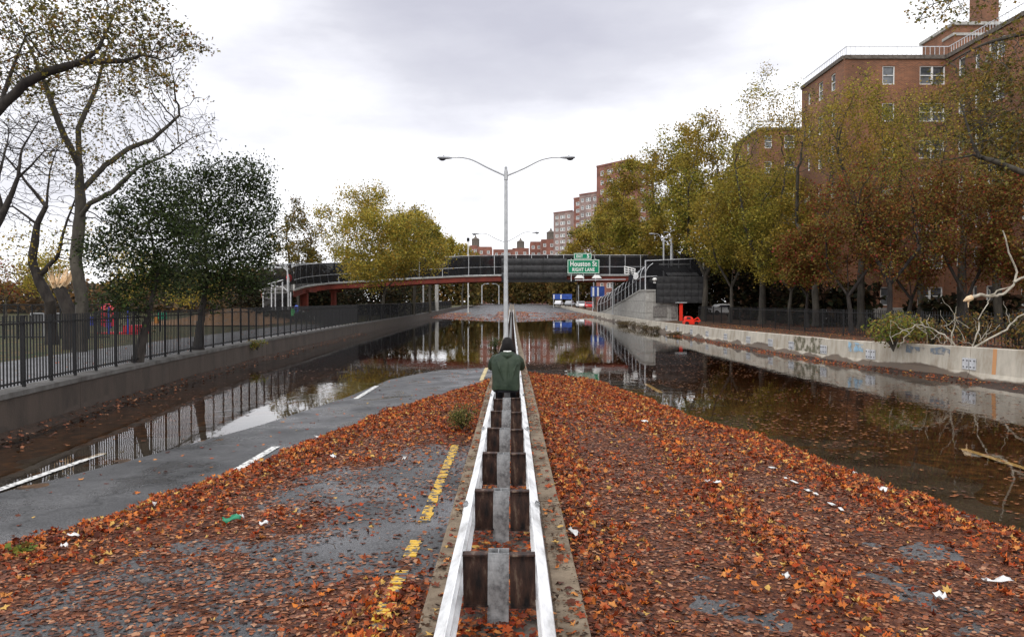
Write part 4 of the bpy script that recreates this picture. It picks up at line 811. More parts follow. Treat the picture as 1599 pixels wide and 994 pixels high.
# ------------------------------------------------------------------ guard rail on the median
XL, XR = -.315, .150                                   # inner faces of the two beams
def rtop(y): return float(mz(y)) + .75
gr = thing('median_guardrail', (-.085, 14, .3), 'double steel guardrail along the median, white beams on rusty plates and steel posts', 'guardrail')
WP = [(0, 0), (.012, -.012), (.074, -.045), (.083, -.072), (.074, -.098), (.006, -.145), (.006, -.167), (.074, -.214), (.083, -.24), (.074, -.267), (.012, -.30), (0, -.312)]
WP = [(u * .78, z) for u, z in WP]; sec = WP + [(u - .005, z) for u, z in WP[::-1]]
ysplice = [-1.4 + 3.81 * i for i in range(0, 36)]
for sgn, x0 in ((-1, XL), (1, XR)):
    for i in range(len(ysplice) - 1):
        a, b = ysplice[i], ysplice[i + 1] + .12; rings = []
        jx = random.uniform(-.006, .006); jz = random.uniform(-.006, .006); lift = .004
        for k in range(4):
            y = a + (b - a) * k / 3; g = (.0 if k == 3 else lift); bend = .0
            if 7.0 < y < 9.5 and sgn < 0: bend = .008
            rings.append([(x0 + sgn * (u * (1 + .04 * (k == 0)) + g) + jx + bend, y, rtop(y) + z + jz + (.003 if k < 3 else 0)) for u, z in sec])
        rb = part('rail_beam', MB().loft(rings), M['rail'], gr, 40)
        if i < 12:
            bo_ = MB()
            for yy_ in (a + .03, a + .09):
                for zz in (-.028, -.12, -.19, -.285):
                    bo_.cbox((x0 + sgn * .05 + sgn * (.02 if abs(zz + .12) > .1 else .0), yy_, rtop(a) + zz + .012), (.032, .028, .022), 0, 0, sgn * .5)
            link('splice_bolts', bo_.mesh('splice_bolts'), M['post'], rb)['kind'] = 'stuff'
def fl(w, y0, y1, x, z0, z1): return MB().box((x - w / 2, y0, z0), (x + w / 2, y1, z1))
pm = MB(); H_ = .62
pm.box((-.067, 0, -H_), (.067, .009, 0)); pm.box((-.067, .10, -H_), (.067, .109, 0)); pm.box((-.004, .009, -H_), (.004, .10, -.001)); pm.box((-.067, -.006, -.012), (.067, .115, .004)) if False else None
post_me = pm.mesh('post'); post_me.materials.append(M['post'])
def plate(xa, xb):
    m = MB(); m.box((xa, .02, -.33), (xb, .032, -.01)); m.box((xa, -.02, -.012), (xb, .06, -.002)); m.box((xa, -.02, -.335), (xb, .06, -.325)); me = m.mesh('spacer_plate'); me.materials.append(M['rust']); return me
pl_l = plate(XL + .002 + .085, -.069); pl_r = plate(.069, XR - .004 + .085)
for k in range(-1, 66):
    y = 5.03 + 1.67 * k
    if y > 125: break
    o = bpy.data.objects.new('post', post_me); COL.objects.link(o); o.parent = gr; o.location = Vector((-.085 + random.uniform(-.008, .008), y, rtop(y) - .004 - random.uniform(0, .02))) - gr.location; o.rotation_euler = (random.uniform(-.02, .02), random.uniform(-.025, .025), random.uniform(-.06, .06))
    for me in (pl_l, pl_r):
        s_ = bpy.data.objects.new('spacer_plate', me); COL.objects.link(s_); s_.parent = gr; s_.location = Vector((-.085, y + random.uniform(-.008, .008), rtop(y) - .004 - random.uniform(0, .022))) - gr.location; s_.rotation_euler = (random.uniform(-.05, .05), random.uniform(-.02, .02), 0)
# ------------------------------------------------------------------ people
def remesh(o, v, sm=True):
    m = o.modifiers.new('remesh', 'REMESH'); m.mode = 'VOXEL'; m.voxel_size = v; m.use_smooth_shade = True
    s = o.modifiers.new('smooth', 'SMOOTH'); s.iterations = 4; s.factor = .6
def ell(c, r, n=10, m=8):
    rings = []
    for i in range(1, m):
        p = PI * i / m; rings.append([(c[0] + r[0] * math.sin(p) * math.cos(2 * PI * j / n), c[1] + r[1] * math.sin(p) * math.sin(2 * PI * j / n), c[2] - r[2] * math.cos(p)) for j in range(n)])
    return MB().loft(rings)
def join(*ms):
    r = MB()
    for m in ms: r.add(m.v, m.f)
    return r
M['skin'] = mat('skin', (.42, .24, .17), .6); M['jacket'] = mat('green_rain_jacket', (.012, .023, .013), .6, (.027, .043, .025), 5, 0, .5, bscale=9)
M['cloth_dark'] = mat('dark_trousers', (.010, .010, .013), .8); M['hair'] = mat('black_hair', (.006, .005, .005), .6, spec=.2)
pb = Vector((-.10, 14.3, 0)); 
def q_(x, y, z): return (pb.x + x, pb.y + y, z)
pr_ = thing('person', (pb.x, pb.y, .42), 'person from behind in dark green hooded rain jacket, sitting on the guardrail', 'person')
body = MB()
body.loft([[q_(.17 * math.cos(a) * w, .12 * math.sin(a) * w + dy, z) for a in [2 * PI * j / 12 for j in range(12)]] for z, w, dy in ((.95, .8, 0), (1.0, 1.05, .0), (1.1, .95, .02), (1.3, .95, .05), (1.48, 1.1, .08), (1.56, .7, .09), (1.60, .35, .1))])
body = join(body, MB().tube([q_(.02, .1, 1.55), q_(.02, .13, 1.66)], .055, 10), ell(q_(.02, .16, 1.72), (.075, .095, .115), 12, 9), ell(q_(.02, .255, 1.70), (.014, .02, .022), 6, 5))
for s_ in (-1, 1):
    body = join(body, MB().tube([q_(s_ * .09, .02, 1.0), q_(s_ * .11, .22, 1.0), q_(s_ * .12, .42, .97), q_(s_ * .12, .46, .75), q_(s_ * .12, .45, .5)], [.095, .088, .065, .058, .042], 10),
                MB().tube([q_(s_ * .12, .40, .465), q_(s_ * .12, .5, .46), q_(s_ * .125, .64, .445)], [.045, .045, .035], 8),
                MB().tube([q_(s_ * .17, .08, 1.49), q_(s_ * .25, .16, 1.30), q_(s_ * .16, .36, 1.50), q_(s_ * .09, .43, 1.60)], [.055, .045, .035, .026], 8),
                ell(q_(s_ * .075, .445, 1.63), (.03, .035, .042), 8, 6))
    for k in range(4): body = join(body, MB().tube([q_(s_ * .07, .45, 1.655 - .02 * k), q_(s_ * .045, .49, 1.66 - .02 * k), q_(s_ * .02, .485, 1.66 - .02 * k - .004 * k)], [.009, .008, .007], 6))
    body = join(body, MB().tube([q_(s_ * .06, .44, 1.60), q_(s_ * .035, .46, 1.595)], [.010, .008], 6), ell(q_(.02 + s_ * .076, .16, 1.70), (.012, .022, .03), 6, 5))
o = part('body', body, M['cloth_dark'], pr_); remesh(o, .009)
jk = MB(); rr = random.Random(4); rings = []
for i, (z, hx, hy, dx, dy) in enumerate(((.925, .235, .16, -.012, -.03), (.93, .25, .175, -.012, -.03), (1.0, .248, .18, -.012, -.03), (1.10, .243, .18, -.01, -.02), (1.20, .245, .18, -.01, -.0), (1.30, .255, .185, -.008, .02), (1.40, .262, .185, -.005, .04), (1.475, .25, .175, 0, .06), (1.53, .20, .15, .005, .075), (1.57, .13, .12, .01, .085), (1.60, .09, .09, .015, .10))):
    rings.append([q_(dx + hx * math.copysign(abs(math.cos(a)) ** .75, math.cos(a)) * (1 + .035 * math.sin(5 * a + i * .7) * (1 - i / 11)), dy + hy * math.copysign(abs(math.sin(a)) ** .8, math.sin(a)) * (1 + .05 * math.sin(7 * a - i * .5)), z + .012 * math.sin(3 * a + 1) * (i < 3)) for a in [2 * PI * j / 28 for j in range(28)]])
jk.loft(rings)
for s_ in (-1, 1):
    jk = join(jk, MB().tube([q_(s_ * .17, .06, 1.49), q_(s_ * .235, .10, 1.42), q_(s_ * .262, .17, 1.32), q_(s_ * .22, .27, 1.38), q_(s_ * .15, .37, 1.51)], [.085, .085, .080, .07, .055], 12))
jk = join(jk, MB().tube([q_(-.09, .04, 1.58), q_(-.045, -.045, 1.545), q_(.015, -.08, 1.525), q_(.075, -.045, 1.545), q_(.115, .04, 1.58)], [.03, .042, .05, .042, .03], 10))
# centre back seam fold and waist gathers
jk = join(jk, MB().tube([q_(.03, -.155, 1.46), q_(.03, -.19, 1.25), q_(.035, -.215, 1.05), q_(.035, -.21, .94)], [.010, .014, .016, .014], 6), MB().tube([q_(-.17, -.10, 1.44), q_(-.12, -.175, 1.32), q_(-.05, -.195, 1.12)], [.02, .016, .008], 6), MB().tube([q_(.20, -.10, 1.40), q_(.14, -.17, 1.28), q_(.10, -.19, 1.10)], [.018, .015, .007], 6))
o = part('jacket', jk, M['jacket'], pr_); remesh(o, .011)
ch = MB().tube([q_(-.05, .045, 1.605), q_(.015, .015, 1.60), q_(.085, .045, 1.605)], [.012, .017, .012], 8); part('collar', ch, M['white'], pr_, 60)
hr = join(ell(q_(.018, .14, 1.745), (.10, .115, .115), 14, 10), MB().loft([[q_(.02 + hx * math.cos(a), .12 + hy * math.sin(a), z) for a in [2 * PI * j / 14 for j in range(14)]] for z, hx, hy in ((1.585, .135, .06), (1.61, .15, .085), (1.67, .125, .10), (1.75, .095, .10))]))
o = part('hair', hr, M['hair'], pr_); remesh(o, .012)
part('trousers_seat', MB().loft([[q_(-.01 + hx * math.cos(a), -.03 + hy * math.sin(a), z) for a in [2 * PI * j / 16 for j in range(16)]] for z, hx, hy in ((.885, .20, .12), (.90, .225, .15), (.94, .22, .15))]), M['cloth_dark'], pr_, 60)
cmr = thing('camera_body', (pb.x + .0, pb.y + .48, 1.60), 'small black camera held up by the person in the green jacket', 'camera')
part('housing', MB().cbox((pb.x, pb.y + .50, 1.64), (.11, .05, .075)), M['black'], cmr); part('lens', MB().tube([(pb.x, pb.y + .52, 1.64), (pb.x, pb.y + .59, 1.64)], .03, 12), M['black'], cmr, 40)
def figure(seed, lean=0, arms=0):
    """a small standing person around the origin, 1.72 m"""
    b = MB(); r = random.Random(seed)
    b = join(b, MB().loft([[(.155 * math.cos(a) * w, .10 * math.sin(a) * w, z) for a in [2 * PI * j / 10 for j in range(10)]] for z, w in ((.85, .8), (.95, 1.05), (1.1, .92), (1.3, 1.15), (1.42, .95), (1.47, .4))]), MB().tube([(0, 0, 1.44), (0, 0, 1.55)], .05, 8), ell((0, .01, 1.61), (.075, .09, .115), 10, 8))
    for s in (-1, 1):
        st = .06 * s * (1 if seed % 2 else -1)
        b = join(b, MB().tube([(s * .085, 0, .9), (s * .09, st + .02, .48), (s * .09, st, .08)], [.085, .06, .042], 8), MB().tube([(s * .09, st - .05, .05), (s * .095, st + .15, .04)], [.045, .035], 8))
        if arms and s > 0: b = join(b, MB().tube([(s * .18, 0, 1.4), (s * .28, .1, 1.15), (s * .15, .3, 1.35), (s * .1, .36, 1.42)], [.055, .045, .035, .03], 8))
        else: b = join(b, MB().tube([(s * .18, 0, 1.4), (s * .23, -.02, 1.12), (s * .22, .07, .88), (s * .215, .09, .78)], [.055, .045, .035, .03], 8))
    bo = b.mesh('body'); ja = join(MB().loft([[(.19 * math.cos(a) * w, .13 * math.sin(a) * w, z) for a in [2 * PI * j / 12 for j in range(12)]] for z, w in ((.78, 1.0), (.80, 1.06), (1.0, 1.0), (1.25, 1.1), (1.42, 1.0), (1.49, .5))]))
    for s in (-1, 1):
        ja = join(ja, MB().tube([(s * .17, 0, 1.4), (s * .28, .1, 1.15), (s * .16, .28, 1.33)] if (arms and s > 0) else [(s * .17, 0, 1.4), (s * .24, -.02, 1.12), (s * .225, .06, .92)], [.075, .065, .055], 8))
    ha = join(ell((0, -.005, 1.645), (.088, .10, .098), 10, 8)); return bo, ja.mesh('coat'), ha.mesh('hair')
FIG = [figure(1), figure(2, arms=1)]
def person(loc, rz, coat, trousers, label, k=0, s=1.0, group=None):
    t = thing('person', loc, label, 'person', group); t.rotation_euler.z = rz; t.scale = (s, s, s)
    for nm, me, c in zip(('body', 'coat', 'hair'), FIG[k], (trousers, coat, (.01, .008, .008))):
        o = bpy.data.objects.new(nm, me); COL.objects.link(o); o.parent = t
        if not len(me.materials): me.materials.append(None)
        mn = 'cloth_%02d_%02d_%02d' % tuple(int(v * 99) for v in c); m = bpy.data.materials.get(mn) or mat(mn, c, .8)
        o.material_slots[0].link = 'OBJECT'; o.material_slots[0].material = m; remesh(o, .03)
    return t
# ------------------------------------------------------------------ street lamps
def lamp_head(tip, dirx, s=1.0):
    """cobra head luminaire, its neck at `tip`, pointing along dirx in x"""
    hd = []; n = 12
    for u, hy, up, dn in ((0, .05, .04, .04), (.12, .08, .06, .06), (.3, .14, .085, .075), (.55, .17, .09, .07), (.72, .15, .07, .05), (.80, .06, .03, .02)):
        hd.append([(tip[0] + dirx * u * s, tip[1] + hy * s * math.cos(2 * PI * j / n), tip[2] + (up if math.sin(2 * PI * j / n) > 0 else dn) * s * math.sin(2 * PI * j / n)) for j in range(n)])
    a = MB().loft(hd); c = (tip[0] + dirx * .52 * s, tip[1], tip[2] - .05 * s); b = ell(c, (.19 * s, .14 * s, .11 * s), 10, 8); e = MB().tube([(tip[0] + dirx * .45 * s, tip[1], tip[2] + .07 * s), (tip[0] + dirx * .45 * s, tip[1], tip[2] + .14 * s)], .03 * s, 6)
    return a, b, e
def lamp(base, top, arms, label, r0=.12, r1=.07, group=None, hs=1.0):
    t = thing('street_lamp', base, label, 'street lamp', group); base = Vector(base); top = Vector(top)
    part('base_plate', MB().cbox(base + Vector((0, 0, .05)), (.4, .4, .1)), M['lamp'], t)
    part('pole', MB().tube([base, base.lerp(top, .5), top], [r0, (r0 + r1) / 2, r1], 14), M['lamp'], t, 50)
    part('finial', ell(top + Vector((0, 0, .06)), (r1 * .9, r1 * .9, .10), 8, 6), M['lamphead'], t, 60)
    part('collar', MB().tube([top - Vector((0, 0, .55)), top - Vector((0, 0, .1))], r1 * 1.35, 12), M['lamp'], t, 50)
    for pts in arms:
        pts = [Vector(p) for p in pts]; part('arm', MB().tube(pts, [.05 - .022 * i / (len(pts) - 1) for i in range(len(pts))], 8), M['lamp'], t, 60)
        sx = 1 if pts[-1].x > pts[0].x else -1; a, b, e = lamp_head(pts[-1], sx, hs); h = part('lamp_head', a, M['lamphead'], t, 50)
        link('lens', smooth(b.mesh('lens')), M['glassd'], h); link('photocell', e.mesh('photocell'), M['lamphead'], h)
    return t
def spline(p, n=5):
    p = [Vector(a) for a in p]; out = []
    for i in range(len(p) - 1):
        p0 = p[max(i - 1, 0)]; p1 = p[i]; p2 = p[i + 1]; p3 = p[min(i + 2, len(p) - 1)]
        for k in range(n):
            t = k / n; out.append(.5 * ((2 * p1) + (p2 - p0) * t + (2 * p0 - 5 * p1 + 4 * p2 - p3) * t * t + (3 * p1 - p0 - 3 * p2 + p3) * t ** 3))
    return out + [p[-1]]
d = 41.; x0 = -.16
def pt(px, py, dd, xs=None):
    v = P(px, py, dd); return v
tp = P(790, 264, d); bz = float(mz(d)) + .27
lamp((tp.x, d, bz), tp, [spline([P(788, 274, d), P(762, 262, d), P(738, 250, d), P(720, 246, d), P(706, 246.5, d)]), spline([P(792, 274, d), P(818, 263, d), P(842, 251, d), P(860, 246.5, d), P(875, 246, d)])],
     'tall twin armed street lamp standing on the median straight ahead, the nearest lamp', .13, .08, hs=.95)
d = 88.
tp = P(789.5, 374, d)
lamp((tp.x, d, .25), tp, [spline([P(788, 378, d), P(775, 373, d), P(762, 366, d), P(754, 364.5, d), P(748, 365, d)]), spline([P(791, 378, d), P(802, 372, d), P(816, 364, d), P(824, 362, d), P(831, 363, d)])],
     'second twin armed street lamp on the median, behind the nearest one over the bridge', .13, .08, hs=1.0)
def single(px, d, ybase, ytop, pts, label, r=.10, hs=1.0, zb=None):
    t = P(px, ytop, d); b = P(px, ybase, d); b.z = zb if zb is not None else b.z; b.x = t.x; b.y = t.y
    return lamp(b, t, [spline([P(a, c, d) for a, c in pts], 4)] if pts else [], label, r, r * .8, hs=hs)
single(957, 101.5, 480, 420, [(957, 421), (959, 413), (965, 409), (969, 408)], 'curved street lamp at the roadside in front of the arched ramp fence', .1, .8, .8)
single(976, 118, 480, 404, [(976, 405), (974, 397), (968, 391), (962, 388)], 'curved street lamp behind the footbridge, its arm bending left beside the exit sign', .1, .9, .9)
single(998, 112, 480, 370, [(998, 372), (994, 369), (990, 367), (987, 366)], 'thin street lamp rising before the olive trees, left of the two tall posts', .09, .8, .9)
single(1036.5, 84, 480, 374, [(1036, 376), (1032, 371), (1028, 366), (1024, 365)], 'left one of the two tall lamp posts over the ramp landing', .11, .9, .7)
single(1049, 80, 480, 366, [(1049, 368), (1047.5, 364), (1045, 362.5)], 'right thicker one of the two tall lamp posts over the ramp landing', .17, .7, .7)
single(466, 96, 480, 390, [(466, 391), (468, 387), (471, 385)], 'street lamp rising behind the left ramp fence before the sparse tree', .1, .9, .75)
single(450, 74, 490, 432, [(450, 434), (449, 424), (444, 419), (440, 418)], 'white curved lamp post at the near corner of the left ramp', .11, 1.1, .75)
single(752.5, 150, 474, 446, [(752.5, 447), (755, 444), (758, 443)], 'far lamp post beneath the bridge left of the median', .1, .9)
single(779, 175, 474, 446, [(779, 447), (776, 444), (773, 443)], 'far lamp post beneath the bridge close to the median pole', .1, .9)
single(903.5, 166, 478, 446, [], 'thin pale post beyond the barrier beneath the exit sign', .065)
single(927, 134, 482, 434, [(927, 435), (929, 433), (931, 433)], 'pale post at the far foot of the ramp fence', .07, .8)
single(661, 118, 480, 442, [], 'pale pole among the shrubs under the left end of the bridge', .11)
fp = thing('flag_pole', P(731, 470, 104), 'thin white pole with a dark box on top rising above the bridge fence', 'pole'); fp.location.z = 5.0
part('pole', MB().tube([(P(731, 470, 104).x, 104, 1), P(731, 376, 104)], .07, 8), M['white'], fp, 50); part('box', MB().cbox(P(731, 374, 104), (.35, .3, .45)), M['black'], fp)
# ------------------------------------------------------------------ footbridge
fbp = [P(1012, 430, 92), P(930, 430, 92), P(860, 429.5, 92), P(790, 430, 92), P(725, 431.5, 92), P(660, 434.5, 92), P(600, 438, 92), P(545, 441, 92), P(515, 442.5, 90.5), P(492, 445, 87), P(472, 448.5, 82), P(458, 453, 77)]
fbr = thing('footbridge', P(790, 436, 92), 'red girder footbridge with black mesh fences crossing over the flooded highway', 'footbridge')
def along(path, off=0.0, dz=0.0):
    out = []
    for i, p in enumerate(path):
        d = path[min(i + 1, len(path) - 1)] - path[max(i - 1, 0)]; d.z = 0; d.normalize(); r = Vector((d.y, -d.x, 0)); out.append(p + r * off + Vector((0, 0, dz)))
    return out
# travel is right to left, so +off is away from the camera; the near girder is at 0
part('girder', MB().extr([(-.06, -.58), (.06, -.58), (.06, -.06), (-.06, -.06)], fbp), M['red'], fbr)
part('girder_flange', MB().extr([(-.17, -.64), (.17, -.64), (.17, -.582), (-.17, -.582)], fbp), M['red'], fbr)
part('girder', MB().extr([(2.9, -.70), (3.02, -.70), (3.02, -.06), (2.9, -.06)], fbp), M['red'], fbr)
part('deck', MB().extr([(-.2, -.057), (3.2, -.057), (3.2, .06), (-.2, .06)], fbp), M['concrete'], fbr)
for off in (-.12, 3.1):
    rl = along(fbp, off); 
    mb = MB()
    for i in range(len(rl) - 1): mb.add([rl[i] + Vector((0, 0, .1)), rl[i + 1] + Vector((0, 0, .1)), rl[i + 1] + Vector((0, 0, 2.3)), rl[i] + Vector((0, 0, 2.3))], [(0, 1, 2, 3)])
    part('mesh_screen', mb, M['mesh'] if off < 0 else M['meshthin'], fbr)
    for h, r in ((2.32, .028), (1.0, .022), (.10, .035)):
        for i in range(len(rl) - 1):
            if off > 0 and h < 2: continue
            part('fence_rail', MB().tube([rl[i] + Vector((0, -.03 if off < 0 else 0, h)), rl[i + 1] + Vector((0, -.03 if off < 0 else 0, h))], r, 6), M['steel'], fbr, 60)
    pts_px = ([1000, 976, 952, 928, 905, 880, 855, 830, 806, 772, 732, 691, 655, 620, 585, 548, 530, 514, 502, 491, 481, 472, 465, 459] if off < 0 else [1000, 950, 900, 850, 800, 750, 700, 655, 600])
    for ppx in pts_px:
        for i in range(len(rl) - 1):
            A_, B_ = rl[i], rl[i + 1]; pa = CX + A_.x / A_.y * F; pc = CX + B_.x / B_.y * F
            if pc <= ppx <= pa:
                c = A_.lerp(B_, (pa - ppx) / (pa - pc)); c = c + Vector((0, -.05 if off < 0 else 0, 0)); lean = .18 if ppx < 540 else 0
                part('fence_post', MB().tube([c, c + Vector((-lean, 0, 1.2)), c + Vector((-lean * .6, 0, 2.34))], .04, 6), M['steel'], fbr, 60); break
for ppx, dd, w in ((475, 83.5, .75), (521, 91.5, .55)):
    c = P(ppx, 470, dd); part('steel_column', MB().box((c.x - w / 2, dd - .2, .6), (c.x - w / 2 + .1, dd + .3, P(ppx, 452, dd).z)).box((c.x + w / 2 - .1, dd - .2, .6), (c.x + w / 2, dd + .3, P(ppx, 452, dd).z)).box((c.x - w / 2 + .1, dd, .6), (c.x + w / 2 - .1, dd + .1, P(ppx, 452, dd).z)), M['red'], fbr)
    part('cross_beam', MB().box((c.x - w * .8, dd - .3, P(ppx, 456, dd).z), (c.x + w * .8, dd + 3, P(ppx, 452.4, dd).z)), M['red'], fbr)
c = P(682, 470, 132); cp = thing('concrete_pole', (c.x, 132, .9), 'grey concrete pole among the shrubs seen below the bridge left of centre', 'pole'); part('shaft', MB().tube([(c.x, 132, .9), (c.x, 132, P(682, 440, 132).z)], .3, 12), M['concrete'], cp, 50); part('cap', MB().cbox((c.x, 132, P(682, 439.7, 132).z), (.7, .7, .12)), M['concrete'], cp)
c = P(1010, 470, 92); part('abutment', MB().box((c.x - .3, 91.6, .4), (c.x + 1.2, 95.4, c.z + 2.2)), M['concrete'], fbr)
# dark louvred screens hung on the fence, and the exit sign
def panel_set(name, px0, px1, y0, y1, d, nc, nr, m, parent, th=.10, gap=.03, hump=.07):
    a = P(px0, y0, d); b = P(px1, y1, d)
    for i in range(nc):
        for j in range(nr):
            xa = a.x + (b.x - a.x) * i / nc + gap / 2; xb = a.x + (b.x - a.x) * (i + 1) / nc - gap / 2; za = b.z + (a.z - b.z) * j / nr + gap / 2; zb = b.z + (a.z - b.z) * (j + 1) / nr - gap / 2
            me = MB().loft([[(x, d, za), (x, d - th, za), (x, d - th - hump, za + (zb - za) * .35), (x, d - th - hump, za + (zb - za) * .65), (x, d - th, zb), (x, d, zb)] for x in (xa, xb)]); part('louvre_panel', me, m, parent)
M['louvre'] = mat('dark_louvre', (.022, .022, .024), .6, (.05, .05, .052), 3)
panel_set('x', 783, 885, 403, 436, 91.55, 5, 3, M['louvre'], fbr, .08, .02, .1)
for ppx in (815, 848): c = P(ppx, 402, 91.4); part('screen_strut', MB().box((c.x - .03, 91.30, P(ppx, 438, 91.4).z), (c.x + .03, 91.34, c.z)), M['black'], fbr)
part('screen_beam', MB().box((P(783, 438, 91.4).x, 91.2, P(783, 440.5, 91.4).z), (P(900, 438, 91.4).x, 91.5, P(783, 436.5, 91.4).z)), M['black'], fbr)
es = thing('exit_sign', P(911, 428, 90.9), 'green highway sign reading EXIT 5 Houston St RIGHT LANE hung on the footbridge', 'sign')
def board(px0, px1, y0, y1, d, nm):
    a = P(px0, y0, d); b = P(px1, y1, d); bo = part(nm, MB().box((a.x, d, b.z), (b.x, d + .05, a.z)), M['sign'], es)
    fr = MB(); t = .055; i = .035
    for (u0, v0, u1, v1) in ((a.x + i, b.z + i, b.x - i, b.z + i + t), (a.x + i, a.z - i - t, b.x - i, a.z - i), (a.x + i, b.z + i + t, a.x + i + t, a.z - i - t), (b.x - i - t, b.z + i + t, b.x - i, a.z - i - t)): fr.box((u0, d - .008, v0), (u1, d - .0005, v1))
    link('border', fr.mesh('border'), M['white'], bo); return a, b, bo
def text(s, x, z, size, d, parent, fat=.012, sx=1.0):
    c = bpy.data.curves.new('lettering', 'FONT'); c.body = s; c.size = size; c.align_x = 'CENTER'; c.align_y = 'CENTER'; c.offset = fat; c.space_character = 1.08; c.extrude = .004
    o = bpy.data.objects.new('lettering', c); COL.objects.link(o); bpy.context.view_layer.update()
    me = bpy.data.meshes.new_from_object(o.evaluated_get(bpy.context.evaluated_depsgraph_get())); bpy.data.objects.remove(o)
    me.materials.clear(); k = bpy.data.objects.new('lettering', me); COL.objects.link(k); me.materials.append(M['white']); k.parent = parent
    k.rotation_euler = (PI / 2, 0, 0); k.scale = (sx, 1, 1); k.location = (x, d - .012, z)
a, b, bo = board(886, 936, 405, 427, 90.7, 'main_panel'); cx = (a.x + b.x) / 2; hz = a.z - b.z
text('Houston St', cx, b.z + hz * .68, .80, 90.7, bo, .020, .76); text('RIGHT LANE', cx, b.z + hz * .27, .54, 90.7, bo, .014, .78)
a, b, bo = board(896, 924, 395, 404.6, 90.7, 'tab_panel'); cx = (a.x + b.x) / 2; hz = a.z - b.z
text('EXIT', cx - .36, b.z + hz * .47, .42, 90.7, bo, .012, .8); text('5', cx + .60, b.z + hz * .5, .60, 90.7, bo, .016)
for ppx in (892, 911, 930): c = P(ppx, 400, 90.9); part('bracket', MB().box((c.x - .04, 90.76, P(ppx, 439, 90.9).z), (c.x + .04, 91.1, P(ppx, 404, 90.9).z)), M['steel'], es)
part('light_rail', MB().bar(P(898, 437, 89.9), P(977, 436, 89.9), .09), M['steel'], es)
for ppx in (905, 932): c = P(ppx, 432, 90.0); part('sign_light', MB().loft([[(c.x - .55, 90, c.z - .15), (c.x + .55, 90, c.z - .15), (c.x + .55, 90.4, c.z - .15), (c.x - .55, 90.4, c.z - .15)], [(c.x - .25, 90.1, c.z + .2), (c.x + .25, 90.1, c.z + .2), (c.x + .25, 90.3, c.z + .2), (c.x - .25, 90.3, c.z + .2)]]), M['white'], es)
# people on the bridge
def onb(ppx):
    for i in range(len(fbp) - 1):
        pa = CX + fbp[i].x / fbp[i].y * F; pc = CX + fbp[i + 1].x / fbp[i + 1].y * F
        if pc <= ppx <= pa: return fbp[i].lerp(fbp[i + 1], (pa - ppx) / (pa - pc)) + Vector((0, .45, .06))
for k, (ppx, c, lab, s) in enumerate(((666, (.02, .02, .025), 'person in black on the footbridge, nearest the big golden tree', .95), (676, (.03, .03, .04), 'person in charcoal on the footbridge, second from the golden tree', .95),
        (684, (.02, .02, .03), 'person in dark clothes leaning on the bridge fence just left of the first white post', .9), (711, (.025, .02, .02), 'stocky dark figure on the footbridge between two white fence posts', 1.0), (721, (.03, .03, .035), 'dark figure on the footbridge left of the flag pole', .93),
        (731, (.012, .012, .015), 'tall person in black raised above the fence rail under the flag pole', 1.28), (744, (.02, .025, .03), 'person on the footbridge just right of the flag pole', .95), (755, (.03, .02, .02), 'dark figure on the footbridge midway between flag pole and lamp', .93),
        (768, (.35, .09, .08), 'person in a red top rising above the bridge fence near the lamp', 1.28), (778, (.03, .03, .035), 'dark figure on the footbridge right beside the lamp pole', .97))):
    person(onb(ppx), random.uniform(-.6, .6) + PI, c, (.015, .015, .02), lab, k % 2, s, 'people on the footbridge')
person(onb(462) + Vector((-.6, -.6, -.1)), .4, (.6, .03, .03), (.02, .02, .03), 'person in a bright red jacket on the left ramp of the footbridge', 0, 1.0)
for ppx, dd, zz, c, lab, s in ((457, 62, .75, (.10, .55, .18), 'person in a bright green jacket behind the picket fence below the left ramp', .8), (463, 66, .75, (.07, .12, .45), 'person in blue next to the one in bright green', .95),
                       (993, 82, 3.9, (.6, .6, .6), 'person in a white top on the right ramp near the bridge end', 1), (985, 86, 3.9, (.02, .02, .02), 'person in black on the right ramp, left of the one in white', 1.0), (1011, 79, 3.75, (.03, .03, .03), 'dark figure on the ramp landing at its near corner', 1.0)):
    c_ = P(ppx, 470, dd); person((c_.x, dd, zz), 2.5, c, (.02, .02, .03), lab, 0, s)
# left ramp
lr = thing('left_ramp', P(435, 480, 76), 'grey ramp with mesh sides and pale posts below the left end of the footbridge', 'ramp')
rp = [P(458, 455, 77), P(446, 458, 74.5), P(430, 464, 73.5), P(412, 472, 74)]
part('ramp_deck', MB().extr([(0, -.35), (2.4, -.35), (2.4, 0), (0, 0)], rp), M['concrete'], lr)
for i in range(3):
    A_, B_ = rp[i], rp[i + 1]; part('mesh_screen', MB().add([A_ + Vector((0, -.1, -2.4)), B_ + Vector((0, -.1, -1.6)), B_ + Vector((0, -.1, 1.2)), A_ + Vector((0, -.1, 1.6 if i else 2.2))], [(0, 1, 2, 3)]), M['meshthin'], lr)
for ppx, ya, yb in ((411, 456, 488), (424, 441, 490), (430, 441, 491), (441, 440, 492), (454, 456, 493), (449, 417, 456)):
    part('post', MB().tube([P(ppx, yb, 73), P(ppx, ya, 73)], .06, 6), M['steel'], lr, 60)
part('top_rail', MB().tube([P(412, 446, 73), P(424, 442, 73), P(442, 437, 73)], .05, 6), M['steel'], lr); part('top_rail', MB().tube([P(424, 446, 73), P(442, 448, 73), P(450, 455, 73)], .05, 6), M['steel'], lr)
hrl = thing('hand_railing', P(480, 492, 70), 'white painted hand railing beside the red bridge columns', 'railing')
for dy in (0, 5): part('rail', MB().tube([P(463, 484 + dy, 70), P(500, 492 + dy, 70)], .04, 6), M['white'], hrl)
for ppx in (464, 471, 481, 491, 500): part('post', MB().tube([P(ppx, 484 + (ppx - 463) * .21, 70), P(ppx, 498 + (ppx - 463) * .1, 70)], .035, 6), M['white'], hrl)
